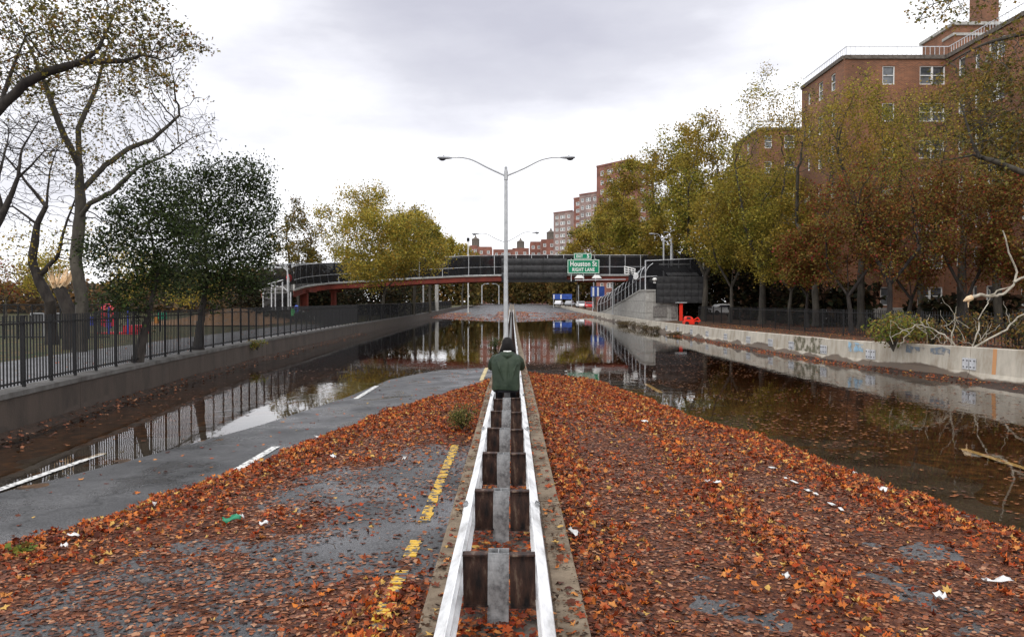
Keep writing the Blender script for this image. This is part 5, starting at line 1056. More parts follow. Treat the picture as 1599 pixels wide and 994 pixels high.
# ------------------------------------------------------------------ right ramp
rr_ = thing('right_ramp', (13, 90, .5), 'concrete walled ramp with arched black mesh fence climbing to the footbridge on the right', 'ramp')
RX = lambda y: 12.75 + (y - 77) * .014
RZ = lambda y: float(ip(y, [77, 80.6, 90.5, 115, 126], [3.62, 3.62, 2.86, 1.13, .75]))
yr = [77, 80.6, 84, 87.3, 90.5, 95, 100, 105, 110, 115, 120, 126]
for i in range(len(yr) - 1):
    a, b = yr[i], yr[i + 1] - .03
    for z0, z1 in ((.2, 1.35), (1.37, 2.5), (2.52, 9)):
        za, zb = min(z1, RZ(a) - .14), min(z1, RZ(b) - .14)
        if za - z0 < .12: continue
        zb = max(zb, z0 + .02)
        part('wall_panel', MB().loft([[(RX(a), a, z0), (RX(a), a, za), (RX(a) + 2.4, a, za), (RX(a) + 2.4, a, z0)], [(RX(b), b, z0), (RX(b), b, zb), (RX(b) + 2.4, b, zb), (RX(b) + 2.4, b, z0)]]), M['concrete'], rr_)
    part('coping', MB().loft([[(RX(y) - .07, y, RZ(y) - .137), (RX(y) - .07, y, RZ(y)), (RX(y) + 2.4, y, RZ(y)), (RX(y) + 2.4, y, RZ(y) - .137)] for y in (a, b)]), M['concrete'], rr_)
def arch(y, k=1.0): x = RX(y); z = RZ(y); return [Vector((x, y, z)), Vector((x, y, z + 1.2)), Vector((x + .10, y, z + 1.75)), Vector((x + .35, y, z + 2.2)), Vector((x + .75, y, z + 2.5))]
ya = [77, 80.2, 83, 85.8, 88.8, 92, 95.5, 99, 103, 107, 111.5, 116, 121, 126]
for i, y in enumerate(ya):
    part('fence_hoop', MB().tube(spline(arch(y), 3), .04, 6), M['steel'], rr_, 60)
    if i + 1 < len(ya):
        A_, B_ = arch(y), arch(ya[i + 1]); part('mesh_screen', MB().add(A_ + B_, [(j, j + 1, 6 + j, 5 + j) for j in range(4)]), M['mesh'], rr_)
        part('fence_rail', MB().tube([A_[1], B_[1]], .025, 5), M['steel'], rr_)
# front of the landing
a = P(1008.5, 453, 76.9); b = P(1058, 510, 76.9)
nfx = 4; 
for i in range(nfx):
    for j in range(3):
        xa = a.x + (b.x - a.x) * i / nfx + .015; xb = a.x + (b.x - a.x) * (i + 1) / nfx - .015; za = .3 + (3.45 - .3) * j / 3 + .015; zb = .3 + (3.45 - .3) * (j + 1) / 3 - .015
        part('wall_panel', MB().box((xa, 76.75, za), (xb, 76.97, zb)), M['concrete'], rr_)
part('coping', MB().box((a.x - .05, 76.65, 3.46), (b.x + 2.6, 77.0, 3.6)), M['concrete'], rr_)
part('hoarding', MB().box((P(1020, 480, 76.7).x, 76.66, 1.0), (P(1041, 480, 76.7).x, 76.72, 2.05)), mat('grey_hoarding', (.25, .24, .22), .8, (.10, .09, .09), 6), rr_)
part('hoarding', MB().box((P(1048, 480, 76.7).x, 76.64, .9), (P(1056, 480, 76.7).x, 76.72, 2.9)), bpy.data.materials['grey_hoarding'], rr_)
tl = P(1008, 407, 77); tr_ = P(1098, 403, 77)
part('mesh_screen', MB().add([(tl.x, 77.05, 3.62), (tr_.x, 77.05, 3.62), (tr_.x, 77.05, tr_.z), (tl.x, 77.05, tl.z)], [(0, 1, 2, 3)]), M['mesh'], rr_)
part('mesh_screen', MB().add([(tr_.x, 77.1, 3.0), (tr_.x, 92, 3.0), (tr_.x, 92, tr_.z + .5), (tr_.x, 77.1, tr_.z)], [(0, 1, 2, 3)]), M['mesh'], rr_)
part('mesh_screen', MB().add([(tl.x + 2.5, 90, 3.6), (tr_.x, 90, 3.6), (tr_.x, 90, 7.6), (tl.x + 2.0, 90, 7.6)], [(0, 1, 2, 3)]), M['mesh'], rr_)
part('upper_deck', MB().loft([[(tl.x + 2.5, y, z - .3), (tl.x + 2.5, y, z), (tr_.x, y, z), (tr_.x, y, z - .3)] for y, z in ((77.2, 3.7), (91.5, 5.2))]), M['concrete'], rr_)
part('fence_rail', MB().tube([tl + Vector((0, 0, 0)), tr_], .045, 6), M['steel'], rr_); part('fence_rail', MB().tube([P(1000, 432, 76.9), P(1026, 431, 76.9)], .035, 6), M['steel'], rr_)
for ppx, yt in ((1008, 406), (1098, 401)): c = P(ppx, yt, 76.9); part('fence_post', MB().tube([(c.x, 76.9, 3.6 if ppx < 1050 else 3.0), c], .06, 6), M['steel'], rr_)
for ppx in (1044, 1060, 1078): c = P(ppx, 405, 78); part('fence_post', MB().tube([(c.x, 78, 3.6), c], .04, 6), M['steel'], rr_)
dp = thing('panel_back', P(1063, 472, 76), 'large black gridded sign back standing at the ramp landing on a red post', 'sign')
pa = P(1025, 431, 76.2); pb_ = P(1101, 473, 76.2)
panel_set('x', 1025.5, 1101, 431, 473, 76.4, 7, 4, M['louvre'], dp, .06, .025, .03)
part('backing', MB().box((pa.x, 76.42, pb_.z), (pb_.x, 76.5, pa.z)), M['black'], dp)
c = P(1063.5, 473, 75.8); REDP = mat('bright_red_paint', (.80, .035, .015), .45)
part('post', MB().box((c.x - .14, 75.7, .6), (c.x + .14, 75.95, c.z)), REDP, dp); part('cap_plate', MB().box((c.x - .5, 75.5, c.z + .005), (c.x + .5, 76.1, c.z + .09)), M['steel'], dp)
sp_ = thing('louvred_roof', P(1055, 430, 76.6), 'sloping dark louvred panel with a white top bar above the black sign back', 'panel')
for i in range(6):
    xa = 1030 + i * 8.2; part('slat', MB().loft([[P(xa + 0, 415, 78.4), P(xa + 7.4, 415, 78.4), P(xa + 7.4, 416.3, 78.4), P(xa + 0, 416.3, 78.4)], [P(xa + 13, 429, 76.6), P(xa + 20.4, 429, 76.6), P(xa + 20.4, 430.3, 76.6), P(xa + 13, 430.3, 76.6)]]), M['louvre'], sp_)
part('top_bar', MB().bar(P(1029, 412.6, 78.3), P(1077, 412.4, 78.3), .12, .1), M['white'], sp_)
wl = thing('floodlight', P(1022, 438, 76.5), 'small white floodlight on the ramp landing beside the black sign back', 'floodlight')
part('housing', ell(P(1022.5, 436, 76.4), (.22, .2, .17)), M['white'], wl, 60); part('bracket', MB().cbox(P(1022.5, 441, 76.5), (.25, .1, .12)), M['white'], wl)
wr_ = thing('white_railing', P(982, 425, 88), 'white barred railing where the right ramp meets the footbridge', 'railing')
for k in range(4): part('rail', MB().tube([P(975, 416 + k * 3.6, 88), P(992, 420 + k * 3.2, 86)], .05, 6), M['white'], wr_)
for ppx, yy_ in ((975.5, 415), (981, 416), (986.5, 418), (991.5, 419)): part('post', MB().tube([P(ppx, yy_, 87), P(ppx, yy_ + 12, 87)], .05, 6), M['white'], wr_)
# red machine
rmx = P(1078, 500, 66); rm = thing('red_machine', (rmx.x, 66, .6), 'small bright red machine parked behind the barrier beside the red post', 'machine'); X0 = rmx.x; rm.scale = (.8, .8, .8)
part('cab', MB().loft([[(X0 - .62, 65.4, .9), (X0 + .25, 65.4, .9), (X0 + .25, 66.4, .9), (X0 - .62, 66.4, .9)], [(X0 - .6, 65.4, 1.25), (X0 + .15, 65.4, 1.25), (X0 + .15, 66.4, 1.25), (X0 - .6, 66.4, 1.25)], [(X0 - .5, 65.5, 1.42), (X0 - .05, 65.5, 1.42), (X0 - .05, 66.3, 1.42), (X0 - .5, 66.3, 1.42)]]), REDP, rm)
part('window', MB().box((X0 - .5, 65.37, 1.15), (X0 - .12, 65.395, 1.36)), M['glassd'], rm); part('boom', MB().bar((X0 + .2, 65.9, 1.0), (X0 + .75, 65.9, 1.3), .09).bar((X0 + .752, 65.9, 1.3), (X0 + 1.0, 65.9, .95), .08), REDP, rm)
part('chassis', MB().box((X0 - .7, 65.3, .62), (X0 + .7, 66.5, .92)), REDP, rm); part('bucket', MB().loft([[(X0 + .3, 65.2, .92), (X0 + .75, 65.2, .85), (X0 + .75, 66.4, .85), (X0 + .3, 66.4, .92)], [(X0 + .25, 65.2, 1.02), (X0 + .9, 65.2, 1.0), (X0 + .9, 66.4, 1.0), (X0 + .25, 66.4, 1.02)]]), REDP, rm)
for s_ in (-.5, .45): part('wheel', MB().tube([(X0 + s_, 65.15, .72), (X0 + s_, 65.35, .72)], .2, 12), M['black'], rm)
# ------------------------------------------------------------------ cars
def car(loc, rz, c, label, s=1.0):
    loc = Vector(loc); t = thing('parked_car', loc, label, 'car'); mn = 'car_paint_%02d%02d%02d' % tuple(int(v * 99) for v in c); m = bpy.data.materials.get(mn) or mat(mn, c, .25)
    def lp(mb): return mb
    prof = [(-2.1, .35), (-2.15, .7), (-2.0, .88), (-1.5, .95), (-1.0, 1.38), (-.2, 1.45), (.5, 1.38), (1.05, .95), (1.9, .82), (2.15, .62), (2.12, .35)]
    body = MB().loft([[(x, y, z if z < .96 else z) for x, z in prof] for y in (-.85, .85)])
    ob = part('body', body, m, t, loc=loc)
    for side in (-.862, .862): part('side_window', MB().loft([[(-1.25, side + e, .98), (-.85, side + e, 1.32), (.4, side + e, 1.32), (.85, side + e, .98)] for e in (-.004, .004)]), M['glassd'], t, loc=loc)
    part('windscreen', MB().loft([[(.56, y, 1.36), (1.02, y, .99), (1.05, y, 1.01), (.59, y, 1.38)] for y in (-.75, .75)]), M['glassd'], t, loc=loc)
    for x in (-1.35, 1.35):
        for y in (-.8, .8):
            part('wheel', MB().tube([(x, y - .12, .32), (x, y + .12, .32)], .32, 14), M['black'], t, 40, loc=loc)
    for y in (-.6, .6): part('headlight', MB().cbox((2.1, y, .68), (.08, .3, .14)), M['white'], t, loc=loc)
    t.rotation_euler.z = rz; t.scale = (s, s, s); return t
car((P(1131, 470, 104).x, 104, .70), .15, (.75, .76, .78), 'white car seen through the dark trunks right of the red machine')
car((15.4, 180, 1.0), -1.5, (.72, .73, .74), 'white car beyond the barrier below the exit sign')
car((15.9, 166, .95), -1.6, (.55, .03, .03), 'red car beyond the barrier, right of the far white one')
car((15.5, 215, 1.2), 1.2, (.35, .36, .38), 'grey car below the far blue canopy')
car((13.0, 222, 1.25), 1.3, (.6, .6, .62), 'silver car left of the grey one below the blue canopy')
BL = mat('blue_tarpaulin', (.02, .05, .22), .7, (.04, .10, .38), 1.5)
for px0, px1, y0, y1, d, lab in ((864, 893, 459, 467, 205, 'long blue canopy far beyond the barrier below the bridge'), (925, 944, 447, 463, 132, 'blue tarpaulin structure behind the ramp fence')):
    a = P(px0, y0, d); b = P(px1, y1, d); t = thing('blue_canopy', (a.x, d, .9), lab, 'canopy')
    part('tarpaulin', MB().box((a.x, d, b.z), (b.x, d + 2.5, a.z)), BL, t)
    for k, f in enumerate((.0, .38)): part('white_band', MB().box((a.x + (b.x - a.x) * f + .02, d - .03, b.z + .1), (a.x + (b.x - a.x) * f + .3, d - .004, a.z - .15)), M['white'], t)
    for x_ in (a.x + .05, b.x - .05): part('pole', MB().tube([(x_, d + .1, .8), (x_, d + .1, b.z)], .06, 6), M['steel'], t)
# ------------------------------------------------------------------ picket fences
def picket_fence(name, label, fx, fz, y0, y1, gap, hgt, post_gap, xoff, nind=300, far=None):
    t = thing(name, (fx(y0) + xoff, y0, fz(y0)), label, 'fence')
    pk = MB().box((-.011, -.011, 0), (.011, .011, hgt)).mesh('picket'); pk.materials.append(M['black'])
    y = y0; n = 0; rest = MB()
    while y < y1:
        if n < nind:
            o = bpy.data.objects.new('picket', pk); COL.objects.link(o); o.parent = t; o.location = Vector((fx(y) + xoff, y, fz(y) + .06)) - t.location
        else: rest.box((fx(y) + xoff - .012, y - .012, fz(y) + .06), (fx(y) + xoff + .012, y + .012, fz(y) + .06 + hgt))
        n += 1; y += gap
    if rest.v: o = part('far_pickets', rest, M['black'], t); o['kind'] = 'stuff'
    po = MB().box((-.027, -.027, 0), (.027, .027, hgt + .02)).box((-.034, -.034, hgt + .02), (.034, .034, hgt + .05)).mesh('post'); po.materials.append(M['black'])
    y = y0; k = 0
    while y < y1 + .1:
        o = bpy.data.objects.new('post', po); COL.objects.link(o); o.parent = t; o.location = Vector((fx(y) + xoff, y, fz(y) + .01)) - t.location
        yn = min(y + post_gap, y1)
        if yn > y + .1:
            for h in (.12, hgt - .10): part('rail', MB().bar((fx(y) + xoff, y, fz(y) + h), (fx(yn) + xoff, yn, fz(yn) + h), .035, .035), M['black'], t)
        y += post_gap; k += 1
    return t
picket_fence('picket_fence', 'black iron picket fence on top of the left retaining wall', lwx, lwz, 11.0, 62, .135, 1.36, 1.21, -.22)
picket_fence('picket_fence', 'black picket fence in shade behind the right concrete barrier, below the brick building', lambda y: rwx(y) + 4.2, lambda y: .72, 22, 70, .17, 1.3, 2.4, 0)
mf = thing('mesh_fence', (lwx(62) - .22, 62, .8), 'far screen-like stretch of black fence on the left wall leading to the bridge', 'fence')
yy = list(range(62, 180, 6))
for i in range(len(yy) - 1):
    a, b = yy[i], yy[i + 1]; xa, xb = lwx(a) - .22, lwx(b) - .22
    part('mesh_panel', MB().add([(xa, a, lwz(a)), (xb, b, lwz(b)), (xb, b, lwz(b) + 1.42), (xa, a, lwz(a) + 1.42)], [(0, 1, 2, 3)]), M['mesh'], mf)
    part('post', MB().box((xa - .05, a - .05, lwz(a)), (xa + .05, a + .05, lwz(a) + 1.46)), M['black'], mf); part('rail', MB().bar((xa, a, lwz(a) + 1.42), (xb, b, lwz(b) + 1.42), .05), M['black'], mf)
# playground and its fence at the left
cf = thing('chain_link_fence', P(60, 520, 36), 'tall dark chain link fence round the playground at far left', 'fence'); cf.location.z = .8
for i, ppx in enumerate(range(-60, 180, 22)):
    c = P(ppx, 470, 37); part('post', MB().tube([(c.x, 37, .75), (c.x, 37, 2.35)], .035, 6), M['black'], cf)
a = P(-60, 470, 37); b = P(170, 470, 37)
for z_ in (2.33, 1.55, .85): part('rail', MB().tube([(a.x, 37, z_), (b.x, 37, z_)], .025, 6), M['black'], cf)
part('mesh_panel', MB().add([(a.x, 37, .8), (b.x, 37, .8), (b.x, 37, 2.32), (a.x, 37, 2.32)], [(0, 1, 2, 3)]), mesh_cloth('chain_link', (.03, .03, .03), .35), cf)
PL = thing('playground_set', P(155, 500, 43), 'red and blue playground equipment behind the fences left of the dark trees', 'playground'); PL.location.z = .8
RED = mat('playground_red', (.50, .02, .04), .5); BLU = mat('playground_blue', (.03, .05, .30), .5); GRN = mat('playground_green', (.02, .30, .16), .5)
def pbx(nm, px0, px1, y0, y1, d, dep, m, par): a = P(px0, y0, d); b = P(px1, y1, d); return part(nm, MB().box((a.x, d, b.z), (b.x, d + dep, a.z)), m, par)
for nm, px0, px1, y0, y1, m in (('panel', 157, 166, 488, 510, RED), ('panel', 173, 181, 488, 509, RED), ('panel', 139, 145, 494, 508, BLU), ('panel', 166, 173, 496, 512, BLU), ('platform', 150, 215, 519, 522, RED), ('platform', 192, 215, 508, 520, RED)): pbx(nm, px0, px1, y0, y1, 43, .15 if nm == 'panel' else 1.5, m, PL)
for ppx in (136, 150, 156, 170, 183, 200, 216): c = P(ppx, 478, 43); part('post', MB().tube([(c.x, 43, .75), c], .05, 6), BLU if ppx % 3 else M['black'], PL)
part('roof', MB().loft([[P(150, 484, 43), P(186, 484, 43), P(186, 484, 45), P(150, 484, 45)], [P(165, 474, 43.8), P(171, 474, 43.8), P(171, 474, 44.2), P(165, 474, 44.2)]]), RED, PL)
sl_ = thing('playground_slide', P(250, 500, 46), 'green capped playground tower seen between the dark tree trunks', 'playground'); sl_.location.z = .8
pbx('panel', 247, 254, 488, 498, 46, .6, GRN, sl_); pbx('panel', 241, 247, 495, 505, 46, .3, mat('playground_orange', (.6, .25, .05), .5), sl_); c = P(250, 486, 46); part('post', MB().tube([(c.x, 46, .75), c], .06, 6), M['black'], sl_)
for i, (px0, lab) in enumerate(((48, 'left one of the two pale framed boards behind the chain link fence'), (74, 'right one of the two pale framed boards behind the chain link fence'))):
    t = thing('notice_board', P(px0, 500, 39), lab, 'board'); t.location.z = .8; a = P(px0, 489, 39); b = P(px0 + 20, 503, 39)
    part('frame', MB().bar((a.x, 39, a.z), (b.x, 39, a.z), .05).bar((a.x, 39, b.z), (b.x, 39, b.z), .05).bar((a.x, 39, a.z), (a.x, 39, .75), .05).bar((b.x, 39, a.z), (b.x, 39, .75), .05), M['steel'], t); part('sheet', MB().box((a.x, 39.04, b.z), (b.x, 39.07, a.z)), mat('grey_sheet', (.12, .12, .12), .7) if i == 0 else bpy.data.materials['grey_sheet'], t)
hm = []
for y in np.linspace(58, 76, 10):
    for x in np.linspace(-30, -18, 14): hm.append((x, y, .7 + 1.15 * math.exp(-((x + 23.5) / 3.6) ** 2 - ((y - 68) / 5) ** 2) + .1 * float(noise(x, y, 1.2))))
i = (np.arange(13)[None, :] + np.arange(9)[:, None] * 14).ravel(); struct('leafy_mound', smooth(npmesh('leafy_mound', np.array(hm), np.stack([i, i + 1, i + 15, i + 14], -1))), mat('leafy_mound', (.13, .08, .045), .9, (.24, .12, .045), 2.5, 0, .3, c3=(.14, .13, .12)))
# ------------------------------------------------------------------ brick buildings
def brick(name, a, b, sc=1.0):
    m = bpy.data.materials.new(name); m.use_nodes = True; t = m.node_tree; bs = t.nodes['Principled BSDF']; bs.inputs['Roughness'].default_value = .9
    tcn = N(t, 'ShaderNodeTexCoord'); sep = N(t, 'ShaderNodeSeparateXYZ'); L(t, tcn.outputs['Object'], sep.inputs[0]); s = N(t, 'ShaderNodeMath', operation='ADD'); L(t, sep.outputs[0], s.inputs[0]); L(t, sep.outputs[1], s.inputs[1])
    cb_ = N(t, 'ShaderNodeCombineXYZ'); L(t, s.outputs[0], cb_.inputs[0]); L(t, sep.outputs[2], cb_.inputs[1])
    br_ = N(t, 'ShaderNodeTexBrick'); br_.inputs['Scale'].default_value = sc; br_.inputs['Brick Width'].default_value = .24; br_.inputs['Row Height'].default_value = .08; br_.inputs['Mortar Size'].default_value = .010
    br_.inputs['Color1'].default_value = (*a, 1); br_.inputs['Color2'].default_value = (*b, 1); br_.inputs['Mortar'].default_value = (a[0] * .8 + .05, a[1] + .07, a[2] + .06, 1); L(t, cb_.outputs[0], br_.inputs['Vector'])
    n = N(t, 'ShaderNodeTexNoise'); n.inputs['Scale'].default_value = .35; n.inputs['Detail'].default_value = 6; L(t, tcn.outputs['Object'], n.inputs['Vector'])
    r = ramp(t, n.outputs['Fac'], [(.3, (.55, .55, .55)), (.7, (1.25, 1.2, 1.15))]); mu = N(t, 'ShaderNodeMixRGB', blend_type='MULTIPLY'); mu.inputs[0].default_value = 1; L(t, br_.outputs[0], mu.inputs[1]); L(t, r.outputs[0], mu.inputs[2]); L(t, mu.outputs[0], bs.inputs['Base Color']); return m
BR1 = brick('red_brick', (.25, .095, .048), (.14, .055, .032)); BR2 = brick('haze_tinted_brick', (.33, .22, .205), (.26, .165, .155)); BR3 = brick('far_red_brick', (.27, .095, .07), (.20, .07, .052))  # the paler brick has distance haze mixed into its colour
GL = mat('window_glass', (.035, .04, .048), .08, (.16, .17, .18), .8, spec=.8); WF = mat('window_frame', (.74, .74, .72), .5)
def win_mesh(w, h, units, thick=.075):
    m = MB(); t = thick
    for k in range(units):
        x0 = -w / 2 + w * k / units; x1 = -w / 2 + w * (k + 1) / units
        m.box((x0, -.02, -h / 2), (x0 + t, .06, h / 2)); m.box((x1 - t, -.02, -h / 2), (x1, .06, h / 2)); m.box((x0 + t, -.02, -h / 2), (x1 - t, .06, -h / 2 + t)); m.box((x0 + t, -.02, h / 2 - t), (x1 - t, .06, h / 2)); m.box((x0 + t, -.01, -t * .4), (x1 - t, .055, t * .4))
    m.box((-w / 2 - .05, -.08, -h / 2 - .06), (w / 2 + .05, .04, -h / 2 - .002)); me = m.mesh('window'); me.materials.append(WF); return me
def pane_mesh(w, h): me = MB().add([(-w / 2, .075, -h / 2), (w / 2, .075, -h / 2), (w / 2, .075, h / 2), (-w / 2, .075, h / 2)], [(0, 1, 2, 3)]).mesh('pane'); me.materials.append(GL); return me
_wm = {}
AC = MB().box((-.28, -.35, 0), (.28, .05, .38)).mesh('air_conditioner'); AC.materials.append(mat('ac_unit', (.5, .5, .48), .6, (.3, .3, .3), 20))
def facade(root, A, B, z0, z1, wins, m, thick=.075, ac=.12, pane=True):
    """wall from A to B (x, y), outside on the right hand when walking A to B; wins: (distance, z centre, w, h, units)"""
    A = Vector((A[0], A[1], 0)); B = Vector((B[0], B[1], 0)); D = B - A; Ln = D.length; D.normalize(); nrm = Vector((D.y, -D.x, 0)); wins = [w for w in wins if z0 + .1 < w[1] - w[3] / 2 and w[1] + w[3] / 2 < z1 - .1 and 0 < w[0] - w[2] / 2 and w[0] + w[2] / 2 < Ln]
    us = sorted({0, Ln} | {w[0] - w[2] / 2 for w in wins} | {w[0] + w[2] / 2 for w in wins}); zs = sorted({z0, z1} | {w[1] - w[3] / 2 for w in wins} | {w[1] + w[3] / 2 for w in wins})
    mb = MB()
    def pt_(u, z, e=0): return A + D * u + Vector((0, 0, z)) - nrm * e
    for i in range(len(us) - 1):
        run = None
        for j in range(len(zs)):
            inside = True
            if j < len(zs) - 1:
                uc = (us[i] + us[i + 1]) / 2; zc = (zs[j] + zs[j + 1]) / 2; inside = any(abs(uc - w[0]) < w[2] / 2 and abs(zc - w[1]) < w[3] / 2 for w in wins)
            if not inside and run is None: run = zs[j]
            if inside and run is not None: mb.add([pt_(us[i], run), pt_(us[i + 1], run), pt_(us[i + 1], zs[j]), pt_(us[i], zs[j])], [(0, 1, 2, 3)]); run = None
    ang = math.atan2(D.y, D.x)
    for u, z, w, h, k in wins:
        c = [(u - w / 2, z - h / 2), (u + w / 2, z - h / 2), (u + w / 2, z + h / 2), (u - w / 2, z + h / 2)]
        for q1, q2 in zip(c, c[1:] + c[:1]): mb.add([pt_(*q1), pt_(*q2), pt_(*q2, .22), pt_(*q1, .22)], [(0, 1, 2, 3)])
        key = (round(w, 2), round(h, 2), k, thick)
        if key not in _wm: _wm[key] = (win_mesh(w, h, k, thick), pane_mesh(w, h))
        o = bpy.data.objects.new('window', _wm[key][0]); COL.objects.link(o); o.parent = root; o.location = pt_(u, z, .09) - root.location; o.rotation_euler.z = ang
        p_ = bpy.data.objects.new('pane', _wm[key][1]); COL.objects.link(p_); p_.parent = o
        if random.random() < ac:
            a_ = bpy.data.objects.new('air_conditioner', AC); COL.objects.link(a_); a_.parent = o; a_.location = (-w / 4 if k > 1 else 0, -.05, -h / 2 + .05)
    me = bpy.data.meshes.new('wall'); me.from_pydata([tuple(v) for v in mb.v], [], mb.f); return part('wall', me, m, root)
def roof(root, poly, z, m=None):
    part('roof', MB().add([(x, y, z) for x, y in poly], [tuple(range(len(poly)))]), M['concrete'], root)
def parapet(root, pts, z, h=.35, m=None):
    for (a, b) in zip(pts[:-1], pts[1:]): part('parapet', MB().bar((a[0], a[1], z + .02), (b[0], b[1], z + .02), .34, h), m or M['concrete'], root)
def railing(root, pts, z, h=.85, gap=.35):
    for (a, b) in zip(pts[:-1], pts[1:]):
        A = Vector((a[0], a[1], z)); B = Vector((b[0], b[1], z)); n = int((B - A).length / gap)
        part('roof_rail', MB().bar(A + Vector((0, 0, h)), B + Vector((0, 0, h)), .05), M['steel'], root)
        for i in range(n + 1): c = A.lerp(B, i / max(n, 1)); part('rail_bar', MB().bar(c, c + Vector((0, 0, h)), .028), M['steel'], root)
rowsz = [19.8 - 2.82 * k for k in range(7)]
b1_ = thing('brick_building', (30, 62, .6), 'big red brick apartment block at the right with white framed windows and a roof railing', 'building')
FX = lambda px: (px - CX) / F * 62
facade(b1_, (25.45, 71.0), (25.45, 62.0), 2.0, 21.1, [(71 - yq_, z, w, h, 1) for z in rowsz for yq_, w, h in ((64.1, .9, 1.35), (66.7, 1.0, 1.5), (69.2, .6, 1.0))], BR1)
facade(b1_, (25.45, 62.0), (33.3, 62.0), 2.0, 21.1, [(FX(p_) - 25.45, z, w, 1.42, k) for z in rowsz for p_, w, k in ((1384, .95, 1), (1452, 1.95, 2))], BR1)
facade(b1_, (33.3, 62.0), (33.3, 40.0), 2.0, 21.1, [(62 - yq_, z, w, 1.42, k) for z in rowsz for yq_, w, k in ((59.9, .9, 1), (57.9, .6, 1), (55.6, 1.9, 2), (52.2, .95, 1), (49, 1.9, 2), (45.5, .95, 1))], BR1)
facade(b1_, (33.3, 40.0), (48, 40.0), 2.0, 21.1, [(u, z, .95, 1.42, 1) for z in rowsz for u in (2, 5, 9, 12)], BR1)
facade(b1_, (46, 71), (25.45, 71.0), 2.0, 21.1, [], BR1)
part('foundation', MB().box((25.3, 61.85, .3), (33.15, 71.1, 2.0)), M['concrete'], b1_); part('foundation', MB().box((33.16, 39.9, .3), (48, 61.84, 2.001)), M['concrete'], b1_)
roof(b1_, [(25.45, 62), (33.3, 62), (33.3, 40), (48, 40), (48, 71), (25.45, 71)], 21.09)
parapet(b1_, [(25.5, 71), (25.5, 62.05), (33.35, 62.05), (33.35, 40)], 21.15, .3, M['median']); railing(b1_, [(25.7, 70.8), (25.7, 62.25), (33.6, 62.25), (33.6, 42)], 21.3, .75)
part('stair_bulkhead', MB().box((35.5, 65, 21.1), (40.5, 70, 24.6)), BR1, b1_); part('stair_bulkhead', MB().box((34.5, 63.2, 21.1), (36.8, 64.99, 23.2)), BR1, b1_); part('bulkhead_roof', MB().box((35.3, 64.8, 24.6), (40.7, 70.2, 24.85)), M['concrete'], b1_); part('bulkhead_roof', MB().box((34.4, 63.1, 23.2), (36.9, 64.79, 23.4)), M['concrete'], b1_)
part('chimney', MB().box((37.6, 65.4, 24.86), (39.3, 66.6, 30)), BR1, b1_)
b2_ = thing('brick_building', (30, 88, .6), 'second red brick block further back, partly hidden behind the tall open plane tree', 'building')
facade(b2_, (26.8, 98.0), (26.8, 87.7), .6, 21.1, [(98 - yq_, z, .9, 1.4, 1) for z in rowsz for yq_ in (91.6, 95)], BR1)
facade(b2_, (26.8, 87.7), (36, 87.7), .6, 21.1, [((p_ - CX) / F * 87.7 - 26.8, z, w, 1.42, 1) for z in rowsz for p_, w in ((1231, 1.1), (1198, .8))], BR1)
facade(b2_, (36, 87.7), (36, 98), .6, 21.1, [], BR1); roof(b2_, [(26.8, 87.7), (36, 87.7), (36, 98), (26.8, 98)], 21.09); parapet(b2_, [(26.85, 98), (26.85, 87.75), (36, 87.75)], 21.15, .3, M['median']); railing(b2_, [(27, 97.8), (27, 87.95), (36, 87.95)], 21.3, .7)
def tower(A, B, C_, z1, label, m, cols_a, cols_b, first=None, th=.13, z0=1.0, step=2.8, h=1.45):
    t = thing('brick_tower', (B[0], B[1], z0), label, 'building'); z = z1 - 2.2; rz_ = []
    while z > z0 + 2: rz_.append(z); z -= step
    la = math.dist(A, B); lb = math.dist(B, C_)
    facade(t, A, B, z0, z1, [(f * la, z, w, h, k) for z in rz_ for f, w, k in cols_a], m, th, 0); facade(t, B, C_, z0, z1, [(f * lb, z, w, h, k) for z in rz_ for f, w, k in cols_b], m, th, 0)
    D_ = (A[0] + C_[0] - B[0], A[1] + C_[1] - B[1]); facade(t, C_, D_, z0, z1, [], m); facade(t, D_, A, z0, z1, [], m); roof(t, [A, B, C_, D_], z1 - .01); parapet(t, [A, B, C_], z1 + .1, .5, BR3); return t
t1 = tower((25.6, 244), (33, 233), (43, 244), 43, 'tallest red brick tower above the olive trees, right of the twin lamp', BR3, ((.19, 1.5, 1), (.46, 2.8, 2), (.76, 1.5, 1)), ((.2, 1.5, 1), (.6, 2.8, 2), (.85, 1.5, 1)), th=.16)
part('chimney', MB().box((42.0, 240, 43), (43.3, 241.5, 46.5)), M['median'], t1)
tower((33.8, 316), (25.9, 309.9), (32.0, 302), 43.2, 'middle tower, haze put into its pale grey pink face, left of the tallest one', BR2, (), ((.17, 1.7, 1), (.5, 2.8, 2), (.85, 1.7, 1)), th=.18)
tower((30.2, 333), (25.0, 325.9), (27.8, 322), 43.8, 'narrow red brick slab squeezed against the middle tower', BR3, (), ((.5, 2.2, 1),), th=.2)
tower((29.1, 380), (19.2, 371.9), (27.2, 362), 43.0, 'leftmost of the three stepped towers, palest by haze put into its brick colour', BR2, (), ((.18, 2, 1), (.48, 3.4, 2), (.8, 2, 1)), th=.24)
